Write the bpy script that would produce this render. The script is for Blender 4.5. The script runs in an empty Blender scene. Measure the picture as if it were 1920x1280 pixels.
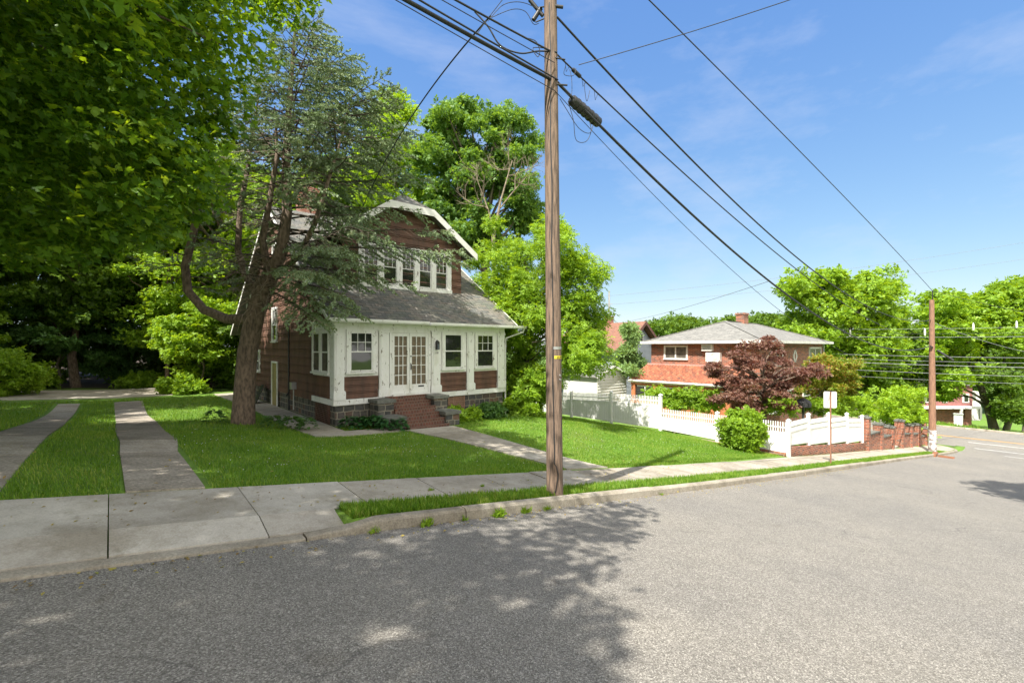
import bpy, math, random
import numpy as np
from mathutils import Vector, Matrix
R = math.radians
C = bpy.context.scene.collection
# ------------------------------------------------------------ camera, sky, sun
# world axes: X runs down the hill along the road, Y runs away from the road, the house is axis aligned
CZ = 2.1
FW, FH, FL = 1920.0, 650.0, 853.0
YAW = math.atan2(.75, .661)
fx, fy = math.cos(YAW), math.sin(YAW)
cam = bpy.data.cameras.new('camera'); camo = bpy.data.objects.new('camera', cam); C.objects.link(camo)
cam.sensor_width = 36; cam.lens = 36 * FL / FW; cam.shift_y = (FH - 640) / FW
cam.clip_start = .05; cam.clip_end = 3000
camo.location = (0, 0, CZ); camo.rotation_euler = (R(90), 0, YAW - R(90))
bpy.context.scene.camera = camo
SUN = Vector((1, .27, -1.35)).normalized()
sl = bpy.data.lights.new('sun', 'SUN'); sl.energy = 3.0; sl.angle = R(.5); sl.color = (1, .955, .87)
so = bpy.data.objects.new('sun', sl); C.objects.link(so); so.rotation_euler = SUN.to_track_quat('-Z', 'Y').to_euler()
w = bpy.data.worlds.new('World'); bpy.context.scene.world = w; w.use_nodes = True
nt = w.node_tree; nt.nodes.clear()
sky = nt.nodes.new('ShaderNodeTexSky'); sky.sky_type = 'NISHITA'; sky.sun_disc = False
sky.sun_elevation = math.asin(-SUN.z); sky.sun_rotation = math.atan2(-SUN.x, -SUN.y)
sky.air_density = 1.0; sky.dust_density = .35; sky.ozone_density = 1.6; sky.altitude = 50
tc_ = nt.nodes.new('ShaderNodeTexCoord'); mp = nt.nodes.new('ShaderNodeMapping'); mp.inputs['Scale'].default_value = (1.2, 3.5, 9)
mp.inputs['Rotation'].default_value = (0, R(12), R(25))
nz = nt.nodes.new('ShaderNodeTexNoise'); nz.inputs['Scale'].default_value = 1.1; nz.inputs['Detail'].default_value = 7; nz.inputs['Roughness'].default_value = .62
cr = nt.nodes.new('ShaderNodeValToRGB'); cr.color_ramp.elements[0].position = .46; cr.color_ramp.elements[0].color = (0, 0, 0, 1)
cr.color_ramp.elements[1].position = .8; cr.color_ramp.elements[1].color = (.4, .4, .4, 1)
mx = nt.nodes.new('ShaderNodeMixRGB'); mx.inputs['Color2'].default_value = (1.6, 1.7, 2.0, 1)
bg = nt.nodes.new('ShaderNodeBackground'); bg.inputs['Strength'].default_value = .15
out = nt.nodes.new('ShaderNodeOutputWorld')
nt.links.new(tc_.outputs['Generated'], mp.inputs['Vector']); nt.links.new(mp.outputs['Vector'], nz.inputs['Vector'])
nt.links.new(nz.outputs['Fac'], cr.inputs['Fac']); nt.links.new(cr.outputs['Color'], mx.inputs['Fac'])
se = nt.nodes.new('ShaderNodeSeparateColor'); co = nt.nodes.new('ShaderNodeCombineColor'); nt.links.new(sky.outputs['Color'], se.inputs[0])
for i, (g_, k_) in enumerate(((.84, .345), (.64, .53), (.3, 1.13))):       # tones of the clear half of the sky
    pw = nt.nodes.new('ShaderNodeMath'); pw.operation = 'POWER'; pw.inputs[1].default_value = g_; ml = nt.nodes.new('ShaderNodeMath'); ml.operation = 'MULTIPLY'; ml.inputs[1].default_value = k_
    nt.links.new(se.outputs[i], pw.inputs[0]); nt.links.new(pw.outputs[0], ml.inputs[0]); nt.links.new(ml.outputs[0], co.inputs[i])
nt.links.new(co.outputs[0], mx.inputs['Color1'])
# bright cloud bank added to the unseen sky behind the viewer, lifts the shade
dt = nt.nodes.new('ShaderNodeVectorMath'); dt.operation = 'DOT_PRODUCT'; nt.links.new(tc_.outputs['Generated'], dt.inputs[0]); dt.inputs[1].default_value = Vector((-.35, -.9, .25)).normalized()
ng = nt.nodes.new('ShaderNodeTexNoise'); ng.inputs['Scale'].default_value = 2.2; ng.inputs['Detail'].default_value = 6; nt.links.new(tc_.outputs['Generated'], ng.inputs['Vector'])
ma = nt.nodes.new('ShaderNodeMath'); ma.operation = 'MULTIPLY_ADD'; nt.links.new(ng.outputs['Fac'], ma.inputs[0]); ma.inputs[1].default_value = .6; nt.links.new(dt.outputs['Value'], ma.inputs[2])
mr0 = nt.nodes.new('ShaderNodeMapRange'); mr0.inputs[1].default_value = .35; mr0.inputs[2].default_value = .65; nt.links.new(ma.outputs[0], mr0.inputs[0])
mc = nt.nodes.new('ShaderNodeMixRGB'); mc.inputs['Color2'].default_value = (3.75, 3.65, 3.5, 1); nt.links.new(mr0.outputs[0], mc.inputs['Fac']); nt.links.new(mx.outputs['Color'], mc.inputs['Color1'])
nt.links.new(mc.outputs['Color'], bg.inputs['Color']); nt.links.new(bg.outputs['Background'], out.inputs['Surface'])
vs = bpy.context.scene.view_settings
vs.view_transform = 'Standard'; vs.look = 'None'; vs.exposure = 1.8; vs.gamma = 1; vs.use_curve_mapping = False
cy = bpy.context.scene.cycles
cy.max_bounces = 8; cy.diffuse_bounces = 4; cy.glossy_bounces = 3; cy.transmission_bounces = 6; cy.transparent_max_bounces = 6

# ------------------------------------------------------------ pixel -> place helpers (surveying the photograph)
def dirpx(px, py):
    a = (px - 960) / FL; b = (FH - py) / FL
    return np.array([a * fy + fx, -a * fx + fy, b])
def P(px, py, Y): return Vector(np.array([0, 0, CZ]) + dirpx(px, py) * Y)
def on_t(px, py, t):
    d = dirpx(px, py); return P(px, py, t / d[1])
def on_s(px, py, s):
    d = dirpx(px, py); return P(px, py, s / d[0])
def sx(px, t=14.0): return on_t(px, 650, t).x

# ------------------------------------------------------------ terrain
_ps = np.array([-60, -30, -12, -5, -1, 1.3, 3.1, 5.6, 9.9, 16.6, 25.2, 35.6, 38, 44.7, 50, 58, 75, 100, 140, 600])
_pz = np.array([7.5, 4.2, 1.9, .98, .42, .1, -.154, -.514, -1.15, -2.07, -3.1, -4.25, -4.5, -5.02, -5.15, -5.25, -8.2, -11.5, -13, -13])
_sd = np.arange(-80, 620, .25); _pd = np.interp(_sd, _ps, _pz); _k = np.exp(-np.linspace(-2, 2, 17) ** 2); _k /= _k.sum()
_pd = np.convolve(np.pad(_pd, 8, mode='edge'), _k, 'valid')
def p(s): return np.interp(s, _sd, _pd)
def tc(s):
    s = np.minimum(np.asarray(s, float), 43); return 5.0 - .0018 * np.maximum(s - 8, 0) ** 2
def sstep(a, b, x):
    x = np.clip((x - a) / (b - a), 0, 1); return x * x * (3 - 2 * x)
HOUSE_Z = (np.array([-20, -8, 0, 5, 12, 20.7, 21.5, 60]), np.array([.6, .1, -.3, -.34, -.63, -2.15, -2.6, -5.2]))
def roadz(s, t): return p(s) + .05 * sstep(0, 4, tc(s) - t) * .6
def yard(s, t):
    s = np.asarray(s, float); t = np.asarray(t, float)
    e = p(s) + .182
    y0 = np.interp(s, HOUSE_Z[0], HOUSE_Z[1])
    y0 = np.where(s > 21.3, np.minimum(p(s) + .25, y0 + 3), y0)
    T1 = np.interp(s, [1.5, 5.2], [24, 12.2])
    wv = sstep(tc(s) + 1.7, T1, t)
    return e * (1 - wv) + y0 * wv
def H(s, t):
    s = np.asarray(s, float); t = np.asarray(t, float)
    q = t - tc(s)
    z = np.where(q < .13, p(s) - .08, 0)
    z = np.where((q >= .13) & (q < .62), np.where(s < 2.01, p(s) - .04, p(s) + .125), z)
    z = np.where((q >= .62) & (q < 1.69), p(s) + .08, z)
    z = np.where(q >= 1.69, yard(s, t), z)
    z = np.where(q < -9.6, p(s) + .15, z)
    c = sstep(44.9, 45.1, s) * (1 - sstep(57.1, 57.3, s))
    return z * (1 - c) + (p(s) - .12) * c
def Hs(s, t): return float(H(s, t))

# ------------------------------------------------------------ materials
def newmat(name):
    m = bpy.data.materials.new(name); m.use_nodes = True; n = m.node_tree; n.nodes.clear()
    o = n.nodes.new('ShaderNodeOutputMaterial'); b = n.nodes.new('ShaderNodeBsdfPrincipled'); n.links.new(b.outputs[0], o.inputs[0])
    return m, n, b, o
def node(n, t, **kw):
    x = n.nodes.new(t)
    for k, v in kw.items():
        if k in x.inputs: x.inputs[k].default_value = v
        else: setattr(x, k, v)
    return x
def rgba(c): return (c[0], c[1], c[2], 1)
def ramp(n, fac, stops):
    r = n.nodes.new('ShaderNodeValToRGB'); e = r.color_ramp.elements
    while len(e) < len(stops): e.new(.5)
    for i, (pos, col) in enumerate(stops): e[i].position = pos; e[i].color = rgba(col)
    n.links.new(fac, r.inputs[0]); return r.outputs[0]
def mixc(n, fac, a, b, mode='MIX'):
    x = n.nodes.new('ShaderNodeMixRGB'); x.blend_type = mode
    for i, v in ((0, fac), (1, a), (2, b)):
        if hasattr(v, 'links'): n.links.new(v, x.inputs[i])
        else: x.inputs[i].default_value = v if i == 0 else rgba(v)
    return x.outputs[0]
def noise_(n, vec, scale, detail=4, rough=.55, dist=0):
    x = node(n, 'ShaderNodeTexNoise', Scale=scale, Detail=detail, Roughness=rough, Distortion=dist); n.links.new(vec, x.inputs['Vector']); return x.outputs['Fac']
def bump_(n, h, b, strength=.5, dist=.01):
    x = node(n, 'ShaderNodeBump', Strength=strength, Distance=dist); n.links.new(h, x.inputs['Height']); n.links.new(x.outputs[0], b.inputs['Normal'])
def objc(n, scale=None):
    t = n.nodes.new('ShaderNodeTexCoord').outputs['Object']
    if scale:
        m = node(n, 'ShaderNodeMapping'); m.inputs['Scale'].default_value = scale; n.links.new(t, m.inputs[0]); return m.outputs[0]
    return t
def simple(name, c1, c2=None, scale=6, rough=.7, bump=0, bscale=None, stretch=None, detail=5, lo=.35, hi=.65, metal=0):
    m, n, b, o = newmat(name); v = objc(n, stretch); c2 = c2 or tuple(x * .8 for x in c1)
    f = noise_(n, v, scale, detail); n.links.new(ramp(n, f, [(lo, c2), (hi, c1)]), b.inputs['Base Color'])
    b.inputs['Roughness'].default_value = rough; b.inputs['Metallic'].default_value = metal
    if bump: bump_(n, noise_(n, v, bscale or scale * 4, 4), b, bump, .01)
    return m
def wallvec(n):
    "texture vector (along wall, up) for walls that face either axis"
    t = n.nodes.new('ShaderNodeTexCoord').outputs['Object']; g = n.nodes.new('ShaderNodeNewGeometry')
    a = n.nodes.new('ShaderNodeSeparateXYZ'); n.links.new(t, a.inputs[0])
    q = n.nodes.new('ShaderNodeSeparateXYZ'); n.links.new(g.outputs['Normal'], q.inputs[0])
    ab = node(n, 'ShaderNodeMath', operation='ABSOLUTE'); n.links.new(q.outputs[0], ab.inputs[0])
    gt = node(n, 'ShaderNodeMath', operation='GREATER_THAN'); n.links.new(ab.outputs[0], gt.inputs[0]); gt.inputs[1].default_value = .7
    mxx = node(n, 'ShaderNodeMix'); n.links.new(gt.outputs[0], mxx.inputs[0]); n.links.new(a.outputs[0], mxx.inputs[2]); n.links.new(a.outputs[1], mxx.inputs[3])
    c = n.nodes.new('ShaderNodeCombineXYZ'); n.links.new(mxx.outputs[0], c.inputs[0]); n.links.new(a.outputs[2], c.inputs[1])
    return c.outputs[0]
def brickmat(name, cols, mortar, bw, bh, ms=.01, rough=.8, bump=.6, dist=.01, warp=0, offset=.5, squash=1, sqf=2, vec='wall', slope=1, noisec=.35, mixn=None):
    m, n, b, o = newmat(name)
    if vec == 'wall': v = wallvec(n)
    else:
        t = n.nodes.new('ShaderNodeTexCoord').outputs['Object']; a = n.nodes.new('ShaderNodeSeparateXYZ'); n.links.new(t, a.inputs[0])
        c = n.nodes.new('ShaderNodeCombineXYZ'); ax = {'x': (0, 1), 'y': (1, 0), 'xz': (0, 2), 'yz': (1, 2)}[vec]
        mu = node(n, 'ShaderNodeMath', operation='MULTIPLY'); n.links.new(a.outputs[ax[1]], mu.inputs[0]); mu.inputs[1].default_value = slope
        n.links.new(a.outputs[ax[0]], c.inputs[0]); n.links.new(mu.outputs[0], c.inputs[1]); v = c.outputs[0]
    if warp:
        nn = node(n, 'ShaderNodeTexNoise', Scale=2.2, Detail=2); n.links.new(v, nn.inputs['Vector'])
        vm = node(n, 'ShaderNodeVectorMath', operation='SCALE'); n.links.new(nn.outputs['Color'], vm.inputs[0]); vm.inputs['Scale'].default_value = warp
        va = node(n, 'ShaderNodeVectorMath', operation='ADD'); n.links.new(v, va.inputs[0]); n.links.new(vm.outputs[0], va.inputs[1]); v2 = va.outputs[0]
    else: v2 = v
    br = node(n, 'ShaderNodeTexBrick', offset=offset, squash=squash, squash_frequency=sqf); n.links.new(v2, br.inputs['Vector'])
    br.inputs['Scale'].default_value = 1; br.inputs['Brick Width'].default_value = bw; br.inputs['Row Height'].default_value = bh
    br.inputs['Mortar Size'].default_value = ms; br.inputs['Mortar Smooth'].default_value = .15; br.inputs['Bias'].default_value = 0
    br.inputs['Color1'].default_value = (0, 0, 0, 1); br.inputs['Color2'].default_value = (1, 1, 1, 1); br.inputs['Mortar'].default_value = (.5, .5, .5, 1)
    st = [(i / max(1, len(cols) - 1), c) for i, c in enumerate(cols)]
    c = ramp(n, br.outputs['Color'], st)
    nf = noise_(n, v, 7, 6, .6); c = mixc(n, noisec, c, ramp(n, nf, [(.3, (.25, .25, .25)), (.7, (1.2, 1.2, 1.2))]), 'MULTIPLY')
    if mixn: c = mixc(n, ramp(n, noise_(n, v, mixn[1], 5, .6), [(.45, (0, 0, 0)), (.7, (mixn[2],) * 3)]), c, mixn[0])
    c = mixc(n, br.outputs['Fac'], c, mortar); n.links.new(c, b.inputs['Base Color']); b.inputs['Roughness'].default_value = rough
    inv = node(n, 'ShaderNodeMath', operation='SUBTRACT'); inv.inputs[0].default_value = 1; n.links.new(br.outputs['Fac'], inv.inputs[1])
    ad = node(n, 'ShaderNodeMath', operation='MULTIPLY_ADD'); n.links.new(noise_(n, v, 30, 4), ad.inputs[0]); ad.inputs[1].default_value = .35; n.links.new(inv.outputs[0], ad.inputs[2])
    bump_(n, ad.outputs[0], b, bump, dist); return m
def leafmat(name, cols, trans=.45, rough=.5, nscale=.6, tcol=None):
    "leaves: tint varies leaf by leaf and clump by clump; light passes through"
    m = bpy.data.materials.new(name); m.use_nodes = True; n = m.node_tree; n.nodes.clear()
    o = n.nodes.new('ShaderNodeOutputMaterial'); b = n.nodes.new('ShaderNodeBsdfPrincipled'); tr = n.nodes.new('ShaderNodeBsdfTranslucent'); ms = n.nodes.new('ShaderNodeMixShader')
    g = n.nodes.new('ShaderNodeNewGeometry'); f = noise_(n, objc(n), nscale, 3)
    ad = node(n, 'ShaderNodeMath', operation='ADD'); n.links.new(g.outputs['Random Per Island'], ad.inputs[0]); n.links.new(f, ad.inputs[1])
    ha = node(n, 'ShaderNodeMath', operation='MULTIPLY'); n.links.new(ad.outputs[0], ha.inputs[0]); ha.inputs[1].default_value = .5
    k = len(cols); c = ramp(n, ha.outputs[0], [(.2 + .6 * i / max(1, k - 1), x) for i, x in enumerate(cols)])
    n.links.new(c, b.inputs['Base Color']); b.inputs['Roughness'].default_value = rough; b.inputs['Specular IOR Level'].default_value = .35
    tw = mixc(n, 1.0, c, tcol or (1.5, 1.25, .35), 'MULTIPLY'); n.links.new(tw, tr.inputs['Color'])
    ms.inputs[0].default_value = trans; n.links.new(b.outputs[0], ms.inputs[1]); n.links.new(tr.outputs[0], ms.inputs[2]); n.links.new(ms.outputs[0], o.inputs[0])
    return m
def asphalt():
    m, n, b, o = newmat('asphalt'); v = objc(n)
    vo = node(n, 'ShaderNodeTexVoronoi', Scale=115.0); n.links.new(v, vo.inputs['Vector'])
    sp = n.nodes.new('ShaderNodeSeparateColor'); n.links.new(vo.outputs['Color'], sp.inputs[0])
    c = ramp(n, sp.outputs[0], [(0, (.11, .1, .086)), (.5, (.207, .193, .17)), (.85, (.3, .281, .25)), (1, (.44, .416, .37))])
    big = noise_(n, v, .35, 5, .6); c = mixc(n, .8, c, ramp(n, big, [(.3, (.78, .78, .8)), (.7, (1.08, 1.06, 1.02))]), 'MULTIPLY')
    mid = noise_(n, v, 3.5, 4, .7); c = mixc(n, .5, c, ramp(n, mid, [(.3, (.8, .8, .8)), (.7, (1.1, 1.1, 1.1))]), 'MULTIPLY')
    st = ramp(n, noise_(n, v, 1.1, 3, .8, .4), [(.66, (1, 1, 1)), (.76, (.6, .56, .5))]); c = mixc(n, .6, c, st, 'MULTIPLY')
    wn = node(n, 'ShaderNodeTexNoise', Scale=1.3, Detail=6); n.links.new(v, wn.inputs['Vector']); vm = node(n, 'ShaderNodeVectorMath', operation='SCALE'); n.links.new(wn.outputs['Color'], vm.inputs[0]); vm.inputs['Scale'].default_value = .9
    va = node(n, 'ShaderNodeVectorMath', operation='ADD'); n.links.new(v, va.inputs[0]); n.links.new(vm.outputs[0], va.inputs[1]); ve = node(n, 'ShaderNodeTexVoronoi', feature='DISTANCE_TO_EDGE', Scale=.19); n.links.new(va.outputs[0], ve.inputs['Vector'])
    crk = ramp(n, ve.outputs['Distance'], [(.0015, (1, 1, 1)), (.004, (0, 0, 0))]); msk = ramp(n, noise_(n, v, .4, 2), [(.5, (0, 0, 0)), (.58, (.5, .5, .5))]); cm = mixc(n, 1, crk, msk, 'MULTIPLY'); c = mixc(n, cm, c, (.05, .045, .04))
    n.links.new(c, b.inputs['Base Color']); b.inputs['Roughness'].default_value = .85
    bump_(n, vo.outputs['Distance'], b, .7, .008); return m
def concrete(name, c1, c2, speck=.35, bs=60, ti=(.78, 1.15)):
    m, n, b, o = newmat(name); v = objc(n); g = n.nodes.new('ShaderNodeNewGeometry')
    c = ramp(n, noise_(n, v, 1.6, 8, .65), [(.3, c2), (.7, c1)])
    c = mixc(n, .75, c, ramp(n, g.outputs['Random Per Island'], [(0, (ti[0], ti[0] * .97, ti[0] * .94)), (1, (ti[1],) * 3)]), 'MULTIPLY')
    c = mixc(n, speck, c, ramp(n, noise_(n, v, bs, 3, .7), [(.3, (.45, .45, .45)), (.7, (1.3, 1.3, 1.3))]), 'MULTIPLY')
    c = mixc(n, .75, c, ramp(n, noise_(n, v, .9, 8, .78), [(.46, (1, 1, 1)), (.62, (.6, .57, .5))]), 'MULTIPLY'); c = mixc(n, .5, c, ramp(n, noise_(n, v, 5, 5, .8), [(.55, (1, 1, 1)), (.7, (.55, .52, .46))]), 'MULTIPLY')
    n.links.new(c, b.inputs['Base Color']); b.inputs['Roughness'].default_value = .9; bump_(n, noise_(n, v, bs, 5), b, .35, .006); return m
def peeling(name, base, under, amount=.62):
    "old white paint with flaked patches and grime"
    m, n, b, o = newmat(name); v = objc(n, (1, 1, .45))
    f = noise_(n, v, 9, 8, .72, .3); c = ramp(n, f, [(amount, base), (amount + .03, under)])
    c = mixc(n, .7, c, ramp(n, noise_(n, v, 2.2, 6, .7), [(.3, (.7, .69, .58)), (.5, (1, 1, 1))]), 'MULTIPLY')
    n.links.new(c, b.inputs['Base Color']); b.inputs['Roughness'].default_value = .65; bump_(n, f, b, .3, .01); return m
def glass(name, col=(.02, .022, .02), rough=.04):
    m, n, b, o = newmat(name); b.inputs['Base Color'].default_value = rgba(col); b.inputs['Roughness'].default_value = rough
    v = objc(n); f = noise_(n, v, 1.3, 2); bump_(n, f, b, .08, .05); b.inputs['Specular IOR Level'].default_value = .8; return m
M = {}
M['asphalt'] = asphalt()
M['walk'] = concrete('concrete_walk', (.47, .425, .355), (.33, .3, .245))
M['apron'] = concrete('concrete_apron', (.52, .485, .42), (.38, .35, .3))
M['strip'] = concrete('concrete_strip', (.4, .35, .29), (.25, .22, .18), .9, 30, (.62, 1.5))
M['kerb'] = concrete('concrete_kerb', (.42, .38, .31), (.27, .24, .19), .6, 45)
M['line'] = simple('road_paint', (.8, .8, .78), (.55, .55, .53), 4, .7)
M['lineo'] = simple('orange_road_paint', (.75, .4, .08), (.5, .3, .1), 4, .7)
M['rust'] = simple('rust', (.3, .12, .05), (.15, .07, .04), 8, .85, .3)
M['shingle_wall'] = simple('red_brown_shingle', (.155, .075, .048), (.08, .044, .031), 3, .8, .4, 25, (1.0, 1.0, .3))
M['roof'] = brickmat('grey_asphalt_shingle', [(.11, .113, .107), (.15, .147, .135), (.19, .165, .14), (.21, .195, .17), (.12, .125, .12)], (.05, .05, .048), .32, .15, .008, .9, .7, .012, .0, .5, vec='x', slope=1.22, noisec=.6, mixn=((.13, .15, .1), 1.6, .5))
M['roof2'] = brickmat('weathered_grey_shingle', [(.17, .165, .15), (.22, .215, .195), (.26, .25, .225)], (.12, .115, .11), .32, .16, .006, .9, .4, .008, vec='y', slope=1.05, noisec=.5)
M['roof3'] = brickmat('brown_shingle', [(.22, .1, .065), (.27, .13, .085), (.2, .1, .07)], (.12, .06, .045), .35, .16, .006, .9, .4, .008, vec='y', slope=1.3)
M['peel'] = peeling('peeling_white_paint', (.75, .745, .72), (.2, .17, .13), .6)
M['white'] = simple('white_paint', (.75, .74, .7), (.62, .61, .56), 3, .5, .1)
M['vinyl'] = simple('white_vinyl', (.8, .79, .77), (.74, .73, .7), 2, .45)
M['stone'] = brickmat('dark_fieldstone', [(.05, .052, .05), (.09, .085, .075), (.13, .12, .1), (.075, .078, .078), (.17, .1, .065), (.06, .062, .06)], (.25, .225, .17), .34, .2, .016, .85, 1, .03, .13, .37, .7, 2, noisec=.6)
M['cap'] = simple('stone_cap', (.17, .17, .15), (.09, .095, .08), 7, .85, .5)
M['stepbrick'] = brickmat('step_brick', [(.14, .06, .04), (.2, .08, .052), (.11, .05, .036)], (.16, .13, .1), .1, .165, .009, .8, .5, .006, noisec=.6)
M['brick'] = brickmat('red_brick', [(.15, .05, .03), (.32, .095, .05), (.37, .12, .06), (.28, .08, .045), (.11, .06, .05), (.4, .16, .09)], (.36, .28, .22), .24, .085, .008, .85, .5, .006, noisec=.4)
M['tilewall'] = simple('terracotta', (.5, .17, .07), (.35, .12, .05), 5, .8, .3)
M['siding'] = simple('pale_siding', (.6, .6, .56), (.52, .52, .49), 2, .6)
M['bsiding'] = simple('blue_grey_siding', (.42, .46, .5), (.36, .4, .44), 2, .6)
M['glass'] = glass('window_glass'); M['glassb'] = glass('bright_glass', (.12, .14, .16))
M['curtain'] = simple('curtain_glass', (.17, .15, .12), (.08, .07, .06), 3, .15)
M['blind'] = simple('bamboo_blind', (.2, .15, .09), (.1, .075, .05), 2, .6, .2, 60, (1, 1, 18))
M['dark'] = simple('dark_metal', (.03, .03, .03), (.015, .015, .015), 6, .5)
M['cable'] = simple('black_cable', (.02, .022, .024), (.012, .012, .014), 6, .5)
M['cableg'] = simple('grey_cable', (.25, .26, .26), (.16, .17, .17), 6, .5)
M['metal'] = simple('grey_metal', (.5, .5, .5), (.38, .38, .38), 5, .4, metal=.7)
M['signback'] = simple('sign_back', (.6, .6, .57), (.5, .5, .48), 6, .45)
M['rustpost'] = simple('rusty_post', (.3, .14, .08), (.2, .09, .06), 12, .7, .2)
M['pole'] = simple('weathered_pole', (.22, .15, .105), (.065, .047, .036), 5, .85, .9, 9, (7, 7, .55), 8, .34, .62)
M['polered'] = simple('reddish_pole', (.33, .18, .11), (.17, .09, .06), 5, .8, .5, 9, (7, 7, .6))
M['bark'] = simple('bark', (.23, .165, .12), (.08, .06, .045), 7, .95, 1, 12, (2.2, 2.2, .8), 8)
M['barkg'] = simple('grey_bark', (.2, .17, .12), (.1, .085, .06), 7, .95, .8, 12, (2, 2, .6), 8)
M['deadtree'] = simple('dead_tree_wood', (.27, .22, .15), (.13, .1, .07), 8, .9, .3)
M['deadwood'] = simple('dead_wood', (.34, .27, .2), (.2, .15, .11), 8, .9, .3)
M['twig'] = simple('twig', (.1, .075, .055), (.05, .04, .03), 8, .9)
M['maple'] = leafmat('maple_leaf', [(.07, .155, .016), (.11, .23, .022), (.17, .32, .028), (.28, .42, .04)], .55, .42, .5, (1.7, 1.35, .3))
M['forest'] = leafmat('forest_leaf', [(.065, .13, .014), (.11, .2, .022), (.17, .29, .03)], .45)
M['bright'] = leafmat('bright_leaf', [(.14, .25, .02), (.23, .39, .03), (.34, .51, .05)], .5)
M['yellowg'] = leafmat('yellow_green_leaf', [(.18, .32, .015), (.28, .46, .025), (.38, .55, .05)], .5)
M['dull'] = leafmat('dull_leaf', [(.05, .13, .03), (.09, .19, .05), (.13, .25, .06)], .4)
M['spruce'] = leafmat('spruce_needle', [(.14, .16, .05), (.18, .24, .09), (.25, .34, .18), (.34, .43, .3)], .25, .6, 1.2, (1, 1, .8))
M['pine'] = leafmat('pine_needle', [(.15, .25, .08), (.22, .35, .12), (.32, .46, .18)], .35, .6)
M['locust'] = leafmat('locust_leaf', [(.08, .18, .04), (.14, .27, .06), (.22, .37, .09)], .5)
M['plum'] = leafmat('purple_leaf', [(.1, .045, .035), (.17, .085, .065), (.27, .15, .115), (.17, .13, .05)], .4, .5, 1.0, (1.5, .8, .6))
M['rusty'] = leafmat('orange_green_leaf', [(.14, .25, .02), (.22, .3, .03), (.42, .2, .06)], .45, .5, 1.2)
M['hosta'] = leafmat('hosta_leaf', [(.02, .075, .02), (.035, .11, .03), (.06, .16, .045)], .2, .35)
M['grass'] = leafmat('grass_blade', [(.09, .2, .02), (.135, .275, .025), (.21, .36, .038), (.38, .43, .11)], .5, .5, .8, (1.4, 1.25, .3))
def groundmat():
    m, n, b, o = newmat('turf'); v = objc(n)
    c = ramp(n, noise_(n, v, 9, 8, .75), [(.3, (.07, .14, .015)), (.6, (.14, .26, .024)), (.8, (.22, .33, .04))])
    c = mixc(n, ramp(n, noise_(n, v, .5, 6, .7), [(.53, (0, 0, 0)), (.68, (.6, .6, .6))]), c, (.12, .11, .05))
    s_ = n.nodes.new('ShaderNodeSeparateXYZ'); n.links.new(v, s_.inputs[0])
    wob = node(n, 'ShaderNodeMath', operation='MULTIPLY_ADD'); n.links.new(noise_(n, v, .25, 4), wob.inputs[0]); wob.inputs[1].default_value = 8; n.links.new(s_.outputs[1], wob.inputs[2])
    ff = node(n, 'ShaderNodeMapRange'); n.links.new(wob.outputs[0], ff.inputs[0]); ff.inputs[1].default_value = 37; ff.inputs[2].default_value = 39.5
    soil = ramp(n, noise_(n, v, 6, 7, .7), [(.35, (.03, .02, .012)), (.7, (.09, .06, .035))])
    ss = node(n, 'ShaderNodeMath', operation='LESS_THAN'); n.links.new(s_.outputs[0], ss.inputs[0]); ss.inputs[1].default_value = 20
    fm = node(n, 'ShaderNodeMath', operation='MULTIPLY'); n.links.new(ff.outputs[0], fm.inputs[0]); n.links.new(ss.outputs[0], fm.inputs[1])
    c = mixc(n, fm.outputs[0], c, soil)
    n.links.new(c, b.inputs['Base Color']); b.inputs['Roughness'].default_value = .95; bump_(n, noise_(n, v, 25, 5), b, .8, .03); return m
M['turf'] = groundmat()

# ------------------------------------------------------------ mesh helpers
def tag(o, label=None, cat=None, group=None, kind=None):
    if label: o['label'] = label
    if cat: o['category'] = cat
    if group: o['group'] = group
    if kind: o['kind'] = kind
    return o
def empty(name, loc, label=None, cat=None, group=None):
    o = bpy.data.objects.new(name, None); C.objects.link(o); o.location = loc; o.empty_display_size = .2; return tag(o, label, cat, group)
def wloc(o):
    v = Vector((0, 0, 0))
    while o is not None: v += o.location; o = o.parent
    return v
def rawmesh(name, V, T, mat, parent=None, smooth=False):
    "fast mesh from numpy arrays of vertices and triangles or quads"
    V = np.asarray(V, np.float32).reshape(-1, 3); T = np.asarray(T, np.int32)
    if parent is not None: V = V - np.array(wloc(parent), np.float32)
    me = bpy.data.meshes.new(name); k = T.shape[1]
    me.vertices.add(len(V)); me.vertices.foreach_set('co', V.ravel())
    me.loops.add(T.size); me.loops.foreach_set('vertex_index', T.ravel())
    me.polygons.add(len(T)); me.polygons.foreach_set('loop_start', np.arange(0, T.size, k, dtype=np.int32))
    me.update(calc_edges=True)
    if smooth: me.polygons.foreach_set('use_smooth', np.ones(len(T), bool))
    me.materials.append(mat); o = bpy.data.objects.new(name, me); C.objects.link(o)
    if parent is not None: o.parent = parent
    return o
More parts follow.
